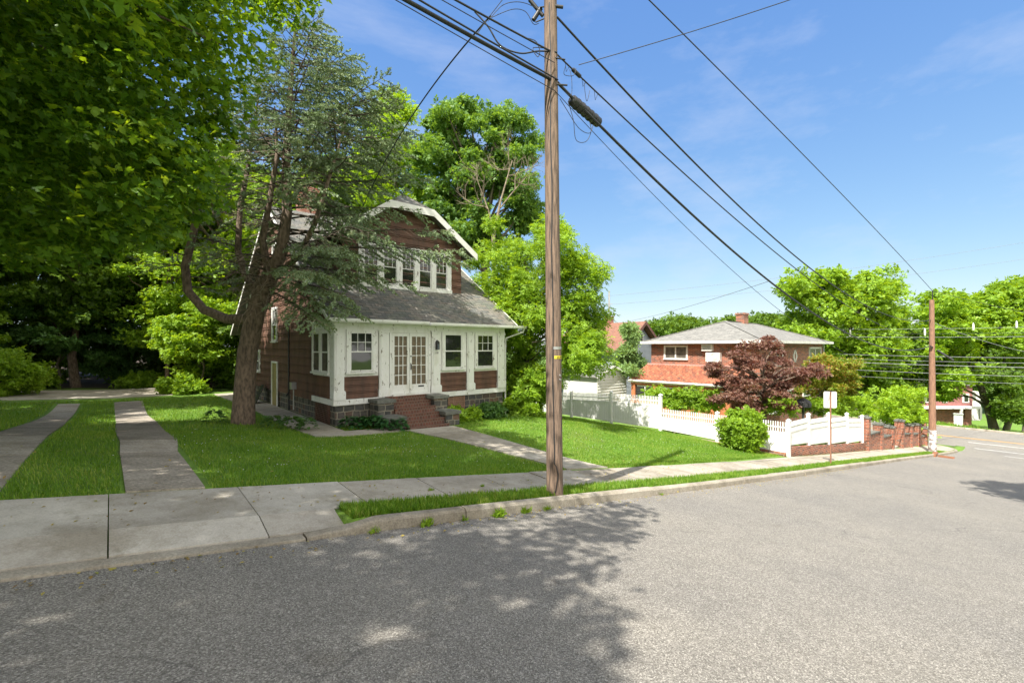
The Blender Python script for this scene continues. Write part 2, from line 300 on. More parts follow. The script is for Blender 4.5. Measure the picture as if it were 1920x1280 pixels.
class MB:
    def __init__(s): s.v = []; s.f = []; s.sm = []
    def add(s, vs, fs, sm=False):
        k = len(s.v); s.v += [tuple(v) for v in vs]; s.f += [tuple(k + i for i in f) for f in fs]; s.sm += [sm] * len(fs); return s
    def box(s, x0, x1, y0, y1, z0, z1):
        x0, x1 = sorted((x0, x1)); y0, y1 = sorted((y0, y1)); z0, z1 = sorted((z0, z1))
        return s.add([(x0, y0, z0), (x1, y0, z0), (x1, y1, z0), (x0, y1, z0), (x0, y0, z1), (x1, y0, z1), (x1, y1, z1), (x0, y1, z1)],
                     [(0, 3, 2, 1), (4, 5, 6, 7), (0, 1, 5, 4), (1, 2, 6, 5), (2, 3, 7, 6), (3, 0, 4, 7)])
    def prism(s, poly, d):
        "polygon (list of 3D points) pushed along vector d"
        n = len(poly); d = Vector(d); q = [Vector(a) for a in poly]
        return s.add([tuple(a) for a in q] + [tuple(a + d) for a in q], [tuple(range(n)), tuple(range(2 * n - 1, n - 1, -1))] + [(i, i + n, (i + 1) % n + n, (i + 1) % n) for i in range(n)])
    def bar(s, a, b, w_, h_, up=(0, 0, 1)):
        a = Vector(a); b = Vector(b); d = (b - a).normalized(); u = Vector(up); r = d.cross(u).normalized(); u = r.cross(d)
        pts = [a + r * w_ / 2 * i + u * h_ / 2 * j for i, j in ((-1, -1), (1, -1), (1, 1), (-1, 1))]
        return s.prism(pts, b - a)
    def tube(s, pts, rad, n=8, cap=True):
        pts = [Vector(q) for q in pts]; m = len(pts); rad = [rad] * m if not hasattr(rad, '__len__') else rad
        ref = Vector((0, 0, 1)) if abs((pts[-1] - pts[0]).normalized().z) < .9 else Vector((1, 0, 0)); V = []; pr = None
        for i in range(m):
            d = (pts[min(i + 1, m - 1)] - pts[max(i - 1, 0)]).normalized()
            r = (ref - d * ref.dot(d)).normalized() if pr is None else (pr - d * pr.dot(d)).normalized(); pr = r; u = d.cross(r)
            for k in range(n):
                a = 2 * math.pi * k / n; V.append(pts[i] + (r * math.cos(a) + u * math.sin(a)) * rad[i])
        F = [(i * n + k, i * n + (k + 1) % n, (i + 1) * n + (k + 1) % n, (i + 1) * n + k) for i in range(m - 1) for k in range(n)]
        s.add(V, F, True)
        if cap: s.add([V[k] for k in range(n)][::-1], [tuple(range(n))]); s.add([V[(m - 1) * n + k] for k in range(n)], [tuple(range(n))])
        return s
    def build(s, name, mat, parent=None):
        me = bpy.data.meshes.new(name); off = wloc(parent) if parent is not None else Vector((0, 0, 0))
        me.from_pydata([(a[0] - off.x, a[1] - off.y, a[2] - off.z) for a in s.v], [], s.f); me.polygons.foreach_set('use_smooth', s.sm); me.update()
        me.materials.append(mat); o = bpy.data.objects.new(name, me); C.objects.link(o)
        if parent is not None: o.parent = parent
        return o
def face_box(mb, face, fixed, c0, c1, z0, z1, d0, d1):
    "box on a wall: face 't' looks to -Y, 's' looks to -X; d0..d1 is how far it stands out"
    if face == 't': mb.box(c0, c1, fixed - d1, fixed - d0, z0, z1)
    else: mb.box(fixed - d1, fixed - d0, c0, c1, z0, z1)
def text_mesh(name, body, size, loc, rot, mat, parent):
    cu = bpy.data.curves.new(name, 'FONT'); cu.body = body; cu.size = size; cu.extrude = .004; cu.align_x = 'CENTER'; cu.align_y = 'CENTER'
    t = bpy.data.objects.new(name, cu); C.objects.link(t); bpy.context.view_layer.update()
    me = bpy.data.meshes.new_from_object(t); bpy.data.objects.remove(t); me.materials.clear(); me.materials.append(mat)
    me.transform(Matrix.Translation(Vector(loc) - wloc(parent)) @ rot.to_matrix().to_4x4()); o = bpy.data.objects.new(name, me); C.objects.link(o); o.parent = parent; return o
def copy_tree(o, loc, rz=0, sc=1, label=None, group=None, mats=None):
    c = o.copy(); C.objects.link(c); c.location = loc; c.rotation_euler = (0, 0, rz)
    c.scale = sc if hasattr(sc, '__len__') else (sc, sc, sc)
    if label: c['label'] = label
    if group: c['group'] = group
    for ch in o.children:
        d = ch.copy(); C.objects.link(d); d.parent = c
        if mats and ch.name.split('.')[0] == 'crown':
            d.data = ch.data; d.material_slots[0].link = 'OBJECT'; d.material_slots[0].material = mats
    return c
# ------------------------------------------------------------ leaves
def rots(rng, N, tilt=.7, up=(0, 0, 1), az=None):
    n = rng.normal(size=(N, 3)) * tilt + np.array(up); n /= np.linalg.norm(n, axis=1)[:, None] + 1e-9
    a = rng.normal(size=(N, 3)) if az is None else az; a = a - n * (a * n).sum(1)[:, None]; a /= np.linalg.norm(a, axis=1)[:, None] + 1e-9
    return np.stack([a, np.cross(n, a), n], axis=2)
def scatter(name, tv, tf, pos, Rm, sc, mat, parent=None):
    tv = np.asarray(tv, np.float32); tf = np.asarray(tf); N = len(pos)
    V = np.einsum('nij,vj->nvi', Rm, tv) * np.asarray(sc).reshape(-1, 1, 1) + pos[:, None, :]
    F = tf[None] + (np.arange(N) * len(tv))[:, None, None]
    return rawmesh(name, V.reshape(-1, 3), F.reshape(-1, tf.shape[1]), mat, parent)
LEAF = (np.array([(0, 0, 0), (.5, .3, .06), (1, 0, -.1), (.5, -.3, .06)]), np.array([(0, 2, 1), (0, 3, 2)]))
_o = [(0, 0), (.18, .42), (.02, .5), (.45, .52), (.4, .26), (.62, .3), (1.05, 0), (.62, -.3), (.4, -.26), (.45, -.52), (.02, -.5), (.18, -.42)]
MAPLE = (np.array([(.35, 0, .05)] + [(x, y, -.16 * y * y - .1 * x * x) for x, y in _o]), np.array([(0, 1 + i, 1 + (i + 1) % 12) for i in range(12)]))
def _spray(k, seed, L=1.0, wdt=.14):
    r = np.random.RandomState(seed); V = []; F = []
    for i in range(k):
        a = 2 * math.pi * r.rand(); x = L * (.05 + .8 * i / k); l = .34 * (1 - .35 * i / k)
        d = np.array([.7, .75 * math.cos(a), .75 * math.sin(a)]); d /= np.linalg.norm(d); q = np.cross(d, (0, -math.sin(a), math.cos(a))); b0 = np.array([x, 0, 0])
        j = len(V); V += [b0 - q * wdt * .5, b0 + q * wdt * .5, b0 + d * l]; F.append((j, j + 1, j + 2))
    return np.array(V), np.array(F)
NEEDLE = _spray(16, 3)
def _sprig(seed, k=6, w_=.16):
    "a twig end that carries several leaves"
    r = np.random.RandomState(seed); V = []; F = []
    for i in range(k):
        x = i / k; a = (1 if i % 2 else -1) * (.5 + r.rand() * .7) * (1 if i < k - 1 else .1); d = np.array([math.cos(a), math.sin(a), r.uniform(-.5, .25)]); d /= np.linalg.norm(d)
        q = np.cross(d, (r.normal() * .3, r.normal() * .3, 1)); q /= np.linalg.norm(q); b0 = np.array([x * .7, 0, 0]); l = .42 + .15 * r.rand(); j = len(V)
        V += [b0, b0 + d * l * .5 + q * w_, b0 + d * l, b0 + d * l * .5 - q * w_]; F += [(j, j + 2, j + 1), (j, j + 3, j + 2)]
    return np.array(V), np.array(F)
SPRIG = _sprig(5); SPRIGN = _sprig(8, 7, .09)
def clumps(rng, n, center, rad, shell=.45, minr=.35):
    d = rng.normal(size=(n, 3)); d /= np.linalg.norm(d, axis=1)[:, None]; r = minr + (1 - minr) * rng.rand(n) ** shell
    return np.array(center) + d * r[:, None] * np.array(rad)
def fill(rng, cc, per, cr_, flat=.55):
    cr_ = np.asarray(cr_) * np.ones(len(cc)); N = len(cc) * per; q = rng.normal(size=(N, 3)); q /= np.linalg.norm(q, axis=1)[:, None]; q *= (rng.rand(N) ** .45)[:, None] * np.array([1, 1, flat])
    return np.repeat(cc, per, 0) + q * np.repeat(cr_, per)[:, None]
def limbs(mb, rng, base, top, r0, cc, k, r1=.09):
    "trunk with limbs that reach the clumps"
    base = Vector(base); top = Vector(top); N = 7; tr = [base.lerp(top, i / (N - 1)) + Vector((rng.normal() * .12, rng.normal() * .12, 0)) * (0 < i) for i in range(N)]
    mb.tube([tr[0] - Vector((0, 0, .3))] + tr, [r0 * 1.5] + [r0 * (1.15 if i == 0 else 1 - .75 * i / (N - 1)) for i in range(N)], 9)
    for c in cc[rng.permutation(len(cc))[:k]]:
        c = Vector(c); f = min(.92, max(.25, (c.z - base.z) / (top.z - base.z + .01) * .75)); a = base.lerp(top, f); mid = a.lerp(c, .5) + Vector((rng.normal() * .3, rng.normal() * .3, (c - a).length * .1))
        rr = min(r1, r0 * .5) * (.6 + .5 * rng.rand()); mb.tube([a, a.lerp(mid, .5) + Vector((0, 0, .1)), mid, mid.lerp(c, .6), c], [rr, rr * .85, rr * .65, rr * .4, rr * .15], 5, False)
def tree(name, label, cat, base, htop, center, rad, n, per, cr_, size, leaf, mat, seed, bark='bark', r0=.25, k=14, tilt=.8, group=None, shell=.45, flat=.55, minr=.35, trunk_top=None):
    rng = np.random.RandomState(seed); root = empty(name, base, label, cat, group)
    base = Vector(base); cc = clumps(rng, n, np.array(base) + np.array(center), rad, shell, minr)
    pts = fill(rng, cc, per, cr_ * (.6 + .7 * rng.rand(n)), flat)
    scatter('crown', leaf[0], leaf[1], pts, rots(rng, len(pts), tilt), size * (.7 + .6 * rng.rand(len(pts))), M[mat], root)
    mb = MB(); limbs(mb, rng, base, trunk_top or base + Vector((center[0] * .7, center[1] * .7, htop)), r0, cc, k); mb.build('trunk', M[bark], root); return root
def bush(name, label, cat, base, rad, n, per, cr_, size, leaf, mat, seed, group=None, tilt=.9, stems=7, minr=.3):
    rng = np.random.RandomState(seed); root = empty(name, base, label, cat, group); b = np.array(base)
    cc = clumps(rng, n, b + (0, 0, rad[2] * .9), rad, .5, minr); cc[:, 2] = np.maximum(cc[:, 2], b[2] + .12)
    pts = fill(rng, cc, per, cr_ * (.7 + .6 * rng.rand(n)), .8); pts[:, 2] = np.maximum(pts[:, 2], b[2] + .02)
    scatter('foliage', leaf[0], leaf[1], pts, rots(rng, len(pts), tilt, (0, 0, .8)), size * (.7 + .6 * rng.rand(len(pts))), M[mat], root)
    mb = MB()
    for c in cc[:stems]: c = Vector(c); q = Vector(base) + Vector((rng.normal() * .08, rng.normal() * .08, -.05)); mb.tube([q, q.lerp(c, .5) + Vector((0, 0, .1)), c], [.025, .018, .006], 5, False)
    mb.build('stems', M['twig'], root); return root
# ------------------------------------------------------------ the ground, the road, kerbs and paths
def struct(o): o['kind'] = 'structure'; return o
def grid(name, S, Q, fn, mat, smooth=True):
    S = np.asarray(S); Q = np.asarray(Q); a, b = np.meshgrid(S, Q, indexing='ij'); x, y, z = fn(a, b)
    V = np.stack([x, y, z], -1).reshape(-1, 3); n, m = len(S), len(Q); i = np.arange((n - 1))[:, None] * m + np.arange(m - 1)[None]
    T = np.stack([i, i + m, i + m + 1, i + 1], -1).reshape(-1, 4); return rawmesh(name, V, T, mat, None, smooth)
gs = np.unique(np.round(np.concatenate([np.linspace(-400, -60, 18), np.arange(-60, -8, 2), np.arange(-8, 24, .4), np.arange(24, 60, 1), [2.0, 2.03, 20.6, 20.8, 21.25, 21.35, 44.9, 45, 45.1, 57.1, 57.2, 57.3], np.arange(60, 140, 4), np.linspace(140, 900, 20)]), 3))
gq = np.unique(np.concatenate([np.linspace(-500, -40, 14), np.arange(-36, -8, 4), [-9.61, -9.59, -5, -2, 0, .129, .131, .4, .619, .621, 1.2, 1.689, 1.691], np.arange(2, 22, .4), np.arange(22, 60, 1.5), np.linspace(62, 900, 24)]))
fence_s = 20.7
def gz(a, q): t = tc(a) + q; return a, t, H(a, t)
g = struct(grid('ground', gs, gq, gz, M['turf']))
EDGE_R = 3.6
def kerb_path():
    P_ = [(s, float(tc(s))) for s in np.arange(-45, 41.01, .5)]
    cx, cyy = 41.2, float(tc(41.2)) + EDGE_R
    P_ += [(cx + EDGE_R * math.sin(a), cyy - EDGE_R * math.cos(a)) for a in np.linspace(.05, math.pi / 2, 12)]
    P_ += [(44.8 + .25, y) for y in np.arange(cyy + 1.0, 70, 3)]
    return P_
def edge_t(s):
    s = np.asarray(s, float); cx = 41.2; c = float(tc(41.2)) + EDGE_R
    return np.where(s <= cx, tc(s), c - np.sqrt(np.maximum(0, EDGE_R ** 2 - np.minimum(s - cx, EDGE_R) ** 2)))
rs = np.concatenate([np.arange(-60, 41, 1.0), np.linspace(41, 44.8, 20)])
def rz(a, q):
    e = edge_t(a); t = e + q; return a, t, p(a) + .03 * sstep(0, 3, -q) - .03 * sstep(5, 9, -q)
struct(grid('road', rs, [-9.5, -8, -6, -4, -3, -2, -1, -.5, 0], rz, M['asphalt']))
struct(grid('cross_street', np.linspace(44.8, 57.2, 14), np.linspace(-90, 90, 40), lambda a, b: (a, b, p(a) + .004), M['asphalt']))
# road paint: sheets 4 mm above the asphalt
def paint(name, x0, x1, y0, y1, mat, lift=.012):
    n = max(2, int(abs(x1 - x0) / .5) + 1); grid_o = grid(name, np.linspace(x0, x1, n), np.linspace(y0, y1, max(2, int(abs(y1 - y0) / 2) + 1)), lambda a, b: (a, b, p(a) + lift), mat); return struct(grid_o)
paint('road_centre_line', 50.9, 51.02, -60, 60, M['lineo']); paint('road_centre_line', 51.2, 51.32, -60, 60, M['lineo'])
for i in range(10): paint('road_lane_mark', 48.6, 48.72, -30 + i * 7.5, -27 + i * 7.5, M['line'])
paint('road_edge_line', 45.5, 45.62, -60, 2.5, M['line'])
paint('road_stop_line', 43.9, 44.3, -4.5, -.2, M['line'], .04); paint('road_crossing_line', 42.3, 42.42, -6, 1.0, M['line'], .04)
# kerb in cast lengths with open joints
kp = [Vector((a, b, 0)) for a, b in kerb_path()]
def kerb(name, path, seglen, mat, height, side=1, w_=.16, zf=None):
    mb = MB(); L = [0]
    for a, b in zip(path, path[1:]): L.append(L[-1] + (b - a).length)
    def at(l):
        l = min(max(l, 0), L[-1] - 1e-4); i = max(0, int(np.searchsorted(L, l)) - 1); f = (l - L[i]) / (L[i + 1] - L[i]); q = path[i].lerp(path[i + 1], f); d = (path[i + 1] - path[i]).normalized(); return q, Vector((-d.y, d.x, 0)) * side
    rr = random.Random(4); l = 0
    while l < L[-1] - .2:
        l2 = min(L[-1], l + seglen * rr.uniform(.8, 1.25)); k = max(2, int((l2 - l) / .45) + 1); prev = None; jz = rr.uniform(-.012, .012); jn = rr.uniform(-.008, .008); V = []; F = []
        for i in range(k + 1):
            q, nn = at(l + .008 + (l2 - l - .016) * i / k); h = height(q.x) + jz; zz = float(p(q.x)); q = q + nn * jn
            prof = [(0, -.12), (.012, h * .75), (.035, h * .95), (.06, h), (w_ - .02, h + .004), (w_, h - .01), (w_, -.12)]
            V += [(q.x + nn.x * u, q.y + nn.y * u, zz + v) for u, v in prof]
        m = 7
        F = [(i * m + j, (i + 1) * m + j, (i + 1) * m + j + 1, i * m + j + 1) for i in range(k) for j in range(m - 1)] + [tuple(range(m)), tuple(k * m + j for j in range(m - 1, -1, -1))]
        mb.add(V, F); l = l2
    return struct(mb.build(name, mat))
KH = lambda s: .035 + .105 * float(sstep(1.75, 2.25, s)) if s > -6 else .14
kerb('kerb', kp, 2.3, M['kerb'], KH)
kerb('far_kerb', [Vector((57.15, y, 0)) for y in np.arange(-90, 91, 3)], 3, M['kerb'], lambda s: .15, -1)
kerb('opposite_kerb', [Vector((s, float(tc(s)) - 9.6, 0)) for s in np.arange(-45, 44, 1)], 2.4, M['kerb'], lambda s: .14, -1)
def slab(mb, quad, zfun, th=.07, n=4, gap=.009):
    "one cast slab draped on the slope; quad corners a b c d in plan"
    a, b, c, d = [Vector((q[0], q[1], 0)) for q in quad]; ce = (a + b + c + d) / 4
    a, b, c, d = [q + (ce - q).normalized() * gap for q in (a, b, c, d)]; V = []; F = []
    for lay in (0, -th):
        for i in range(n + 1):
            for j in range(n + 1):
                q = a.lerp(b, i / n).lerp(d.lerp(c, i / n), j / n); V.append((q.x, q.y, zfun(q.x, q.y) + lay))
    m = n + 1; K = m * m
    for i in range(n):
        for j in range(n): F.append((i * m + j, (i + 1) * m + j, (i + 1) * m + j + 1, i * m + j + 1))
    for i in range(n): F += [(i * m, K + i * m, K + (i + 1) * m, (i + 1) * m), (i * m + n, (i + 1) * m + n, K + (i + 1) * m + n, K + i * m + n), (i, i + 1, K + i + 1, K + i), (n * m + i, K + n * m + i, K + n * m + i + 1, n * m + i + 1)]
    mb.add(V, F)
wz = lambda s, t: float(p(s) + .135 + .05 * (t - tc(s) - .6))
js = [-9.1, -7.6, -6.1, -4.6, -3.1, -1.55, -.02, 1.22]
ap = MB()
for a, b in zip(js, js[1:] + [2.5]): slab(ap, [(a, float(tc(a)) + .6), (b, float(tc(b)) + .6), (b, float(tc(b)) + 1.72), (a, float(tc(a)) + 1.72)], wz, gap=.006)
az = lambda s, t: float(p(s) + .04 + (.1) * min(1, max(0, (t - 5.16) / .44)))
for a, b in ((-4.6, -3.1), (-3.1, -1.55), (-1.55, -.02), (-.02, 1.22), (1.22, 2.04)): slab(ap, [(a, 5.165), (b, 5.165), (b, 5.6), (a, 5.6)], az, gap=.006)
struct(ap.build('driveway_apron', M['apron']))
wk = MB(); s_ = 2.5; rr = random.Random(9)
while s_ < 39.5:
    b = s_ + 1.28; dz = rr.uniform(-.008, .008); slab(wk, [(s_, float(tc(s_)) + .62), (b, float(tc(b)) + .62), (b, float(tc(b)) + 1.7), (s_, float(tc(s_)) + 1.7)], lambda s, t: wz(s, t) + dz, gap=.012); s_ = b
# corner pavement
cxs = np.linspace(s_, 44.85, 9)
for a, b in zip(cxs, cxs[1:]):
    slab(wk, [(a, float(edge_t(a)) + .17), (b, float(edge_t(b)) + .17), (b, 9.5), (a, float(tc(a)) + 1.9 if a < 40 else 9.5)], lambda s, t: float(p(s)) + .15, n=3)
struct(wk.build('sidewalk', M['walk']))
sd = MB()
for y in np.arange(9.5, 60, 1.5): slab(sd, [(43.2, y), (44.8, y), (44.8, y + 1.5), (43.2, y + 1.5)], lambda s, t: float(p(s)) + .16, n=2)
struct(sd.build('side_pavement', M['walk']))
yz = lambda s, t: Hs(s, t) + .022
def pathway(name, rows, mat, lift=.022, n=4):
    mb = MB()
    for r0, r1 in zip(rows, rows[1:]): slab(mb, [(r0[0], r0[2]), (r0[1], r0[2]), (r1[1], r1[2]), (r1[0], r1[2])], lambda s, t: Hs(s, t) + lift, n=n, gap=.016)
    return struct(mb.build(name, mat))
pathway('driveway_strip', [(.12, .88, 6.74), (.1, .86, 9.6), (.12, 1.02, 11.4), (.06, .95, 13.5), (.1, .98, 16.4), (.1, .92, 19.5), (.1, 1.0, 22.8), (.1, 1.05, 26.0)], M['strip'])
pathway('driveway_strip', [(-1.75, -.86, 6.74), (-1.72, -.88, 9.5), (-1.7, -.92, 12.6), (-1.66, -.9, 16), (-1.62, -.95, 19.5), (-1.6, -.95, 22.8), (-1.6, -.95, 25.8)], M['strip'])
pathway('parking_pad', [(-3.4, 2.3, 28.2), (-3.9, 3.0, 29.8), (-4.2, 3.3, 31.6), (-3.6, 2.6, 33.6)], M['walk'], n=8)
pathway('garden_path', [(7.55, 9.05, 6.74), (7.45, 8.8, 7.8), (7.2, 8.6, 9.0), (6.95, 8.4, 10.3), (6.7, 8.3, 11.4), (6.55, 8.3, 12.3)], M['walk'], .03)
pathway('side_path', [(3.95, 5.05, 13.0), (4.0, 5.06, 14.4), (4.05, 5.06, 17), (4.1, 5.06, 19.5), (4.1, 5.06, 22), (4.0, 5.06, 25), (3.9, 5.06, 27.5)], M['walk'], .03)
pathway('front_path', [(3.95, 6.5, 12.2), (3.95, 6.5, 12.95)], M['walk'], .03, 6)
# storm drain by the corner
fl = MB(); z = float(p(36.3)); q = float(tc(36.3)); fl.box(35.7, 37.0, q - .02, q + .18, z + .03, z + .16); fl.box(35.9, 36.8, q - .75, q - .05, z + .004, z + .02)
for i in range(7): fl.box(35.95 + i * .12, 35.98 + i * .12, q - .72, q - .08, z + .02, z + .03)
tag(fl.build('storm_drain', M['rust']), 'rusty storm drain set in the kerb beside the corner utility pole', 'drain')
# ------------------------------------------------------------ the shingled house
FZ = .47
S0, S1, T0 = 5.12, 11.86, 14.0
house = empty('shingled_house', (S0, T0, -.45), 'old red brown shingled house with glazed white front porch and brick steps behind the spruce', 'house')
def laps(mb, face, fixed, z0, z1, lo, hi, ex=(.23, .06), seed=1):
    "overlapping shingle courses; lo and hi give the ends of the wall at height z"
    z = z0; i = 0; rr = random.Random(seed)
    while z < z1 - .01:
        h = min(ex[i % 2], z1 - z); a0, a1, b0, b1 = lo(z), hi(z), lo(z + h), hi(z + h)
        if a1 - a0 > .05:
            c = a0; 
            while c < a1 - .01:
                c2 = min(a1, c + rr.uniform(.18, .34)); j = rr.uniform(0, .008); dz = rr.uniform(-.006, .006); f0 = (c - a0) / (a1 - a0); f1 = (c2 - a0) / (a1 - a0); e0 = b0 + (b1 - b0) * f0; e1 = b0 + (b1 - b0) * f1
                lowd, topd = .03 + j, .004
                if face == 't': q = [(c, fixed - lowd, z + dz), (c2, fixed - lowd, z + dz), (e1, fixed - topd, z + h), (e0, fixed - topd, z + h), (c, fixed, z + dz), (c2, fixed, z + dz)]
                else: q = [(fixed - lowd, c2, z + dz), (fixed - lowd, c, z + dz), (fixed - topd, e0, z + h), (fixed - topd, e1, z + h), (fixed, c2, z + dz), (fixed, c, z + dz)]
                mb.add(q, [(0, 1, 2, 3), (4, 5, 1, 0)]); c = c2
        z += h; i += 1
def window(parent, name, face, fixed, c0, c1, z0, z1, grid_top=(3, 2), casing=.09, stand=.05, pane='glass', frame='peel', split=.5, sill=True, fr=.045, grid_low=(1, 1), side=False):
    mb = MB(); d0 = 0
    face_box(mb, face, fixed, c0 - casing, c0, z0 - .02, z1 + casing, d0, stand); face_box(mb, face, fixed, c1, c1 + casing, z0 - .02, z1 + casing, d0, stand)
    face_box(mb, face, fixed, c0, c1, z1, z1 + casing, d0, stand)
    if sill: face_box(mb, face, fixed, c0 - casing - .03, c1 + casing + .03, z0 - .075, z0 - .02, d0, stand + .045)
    wf = mb.build(name, M[frame], parent); zm = z0 + (z1 - z0) * split; sb = MB(); e = .022
    if side:
        cm = (c0 + c1) / 2
        for a, b in ((c0, cm - .0), (cm, c1)):
            face_box(sb, face, fixed, a, a + fr, z0, z1, e, stand - .008); face_box(sb, face, fixed, b - fr, b, z0, z1, e, stand - .01); face_box(sb, face, fixed, a + fr, b - fr, z0, z0 + fr, e, stand - .01); face_box(sb, face, fixed, a + fr, b - fr, z1 - fr, z1, e, stand - .01)
    else:
        for a, b, dd, gr in ((z0, zm + .015, .0, grid_low), (zm - .015, z1, .008, grid_top)):
            face_box(sb, face, fixed, c0, c0 + fr, a, b, e, stand - .016 + dd); face_box(sb, face, fixed, c1 - fr, c1, a, b, e, stand - .016 + dd)
            face_box(sb, face, fixed, c0 + fr, c1 - fr, a, a + fr * .8, e, stand - .016 + dd); face_box(sb, face, fixed, c0 + fr, c1 - fr, b - fr * .8, b, e, stand - .016 + dd)
            for i in range(1, gr[0]): x = c0 + (c1 - c0) * i / gr[0]; face_box(sb, face, fixed, x - .009, x + .009, a + fr * .8, b - fr * .8, e, stand - .02 + dd)
            for i in range(1, gr[1]): x = a + (b - a) * i / gr[1]; face_box(sb, face, fixed, c0 + fr, c1 - fr, x - .009, x + .009, e, stand - .022 + dd)
    sb.build('sash', M[frame], wf)
    pb = MB(); face_box(pb, face, fixed, c0, c1, z0, z1, .002, .02); pb.build('pane', M[pane], wf); return wf
GZ = -.6
fb = MB(); face_box(fb, 't', T0 + .1, S0 + .03, S1 - .03, -.75, .3, 0, .1); fb.box(S0 + .03, S0 + .12, T0 + .1, 27.4, -.75, .3); fb.box(S1 - .12, S1 - .03, T0 + .1, 27.4, -.9, .3); fb.build('foundation', M['stone'], house)
# slatted vent panel and bare timber under the porch side
lv = MB()
for i in range(11): lv.box(S0 - .02, S0 + .028, 14.45, 15.75, -.38 + i * .06, -.345 + i * .06)
lv.build('slatted_vent', M['shingle_wall'], house)
# body of the house (kept inside the shingles)
bd = MB(); bd.box(S0 + .01, S1 - .01, T0 + .01, 27.4, .3, 2.9)
bd.prism([(S0 + .01, 13.95, 2.9), (S0 + .01, 27.4, 2.9), (S0 + .01, 20.5, 7.7)], (S1 - S0 - .02, 0, 0)); bd.build('wall', M['shingle_wall'], house)
sh = MB()
laps(sh, 's', S0, .3, 2.95, lambda z: T0 + .02 if z < 1.15 else 15.95, lambda z: 27.4)
laps(sh, 's', S0, 2.95, 7.6, lambda z: 13.7 + (z - 2.95) / .708, lambda z: 27.4 - (z - 2.95) * 1.45, seed=2)
sh.build('side_shingles', M['shingle_wall'], house)
bx = [sx(645), sx(708), sx(824), sx(873), sx(888), sx(931)]
for k in (0, 2, 4): fs = MB(); laps(fs, 't', T0, FZ + .02, 1.17, lambda z, k=k: bx[k], lambda z, k=k: bx[k + 1], (.16, .05), 3 + k); fs.build('front_shingles', M['shingle_wall'], house)
# band, frieze, pilasters
tb = MB(); face_box(tb, 't', T0, S0 - .06, sx(728), .3, FZ, -.02, .07); face_box(tb, 't', T0, sx(803), S1 + .05, .3, FZ, -.02, .07); tb.box(S0 - .06, S0 + .02, T0 + .02, 15.95, .3, FZ)
tb.build('porch_band', M['peel'], house)
fz = MB(); face_box(fz, 't', T0, S0 - .04, S1 + .04, 2.66, 2.9, -.02, .05); fz.box(S0 - .05, S0 + .02, T0 + .02, 15.95, 2.66, 2.92); face_box(fz, 't', T0, S0 - .04, S1 + .04, 2.635, 2.66, -.02, .075); fz.build('frieze', M['peel'], house)
def pilaster(c0, c1, corner=0):
    mb = MB(); face_box(mb, 't', T0, c0, c1, FZ + .02, 2.63, -.02, .06); face_box(mb, 't', T0, c0 + .05, c1 - .05, FZ + .3, 2.5, .06, .078)
    face_box(mb, 't', T0, c0 - .035, c1 + .035, FZ + .002, FZ + .24, -.02, .105); face_box(mb, 't', T0, c0 - .02, c1 + .02, FZ + .24, FZ + .27, -.02, .09); face_box(mb, 't', T0, c0 - .02, c1 + .02, 2.56, 2.632, -.02, .085)
    if corner: mb.box(c0 - .005, c0 + .03, T0 + .021, T0 + .3, FZ + .02, 2.63)
    mb.build('pilaster', M['peel'], house)
pilaster(S0 - .03, sx(644), 1); pilaster(sx(710), sx(728)); pilaster(sx(808), sx(824)); pilaster(sx(874.5), sx(887)); pilaster(sx(932), S1 + .03)
# porch windows
tr = MB()
for a, b in ((sx(645), sx(709)), (sx(825), sx(874)), (sx(888), sx(931.5))): face_box(tr, 't', T0, a, b, 1.17, 2.63, -.02, .01)
face_box(tr, 't', T0, sx(728), sx(808), FZ, 2.63, -.02, .005); tr.box(S0 - .012, S0 + .01, T0 + .3, 15.95, 1.17, 2.66); tr.build('porch_trim', M['peel'], house)
window(house, 'porch_window', 't', T0 - .01, sx(655), sx(698), 1.33, 2.56, (3, 2), .11, .055)
window(house, 'porch_window', 't', T0 - .01, sx(832), sx(865), 1.33, 2.56, (1, 1), .1, .055)
window(house, 'porch_window', 't', T0 - .01, sx(893), sx(924), 1.33, 2.56, (3, 2), .09, .055)
for a, b in ((14.42, 15.05), (15.22, 15.85)): window(house, 'side_porch_window', 's', S0 - .012, a, b, 1.3, 2.56, (1, 1), .06, .055, 'curtain')
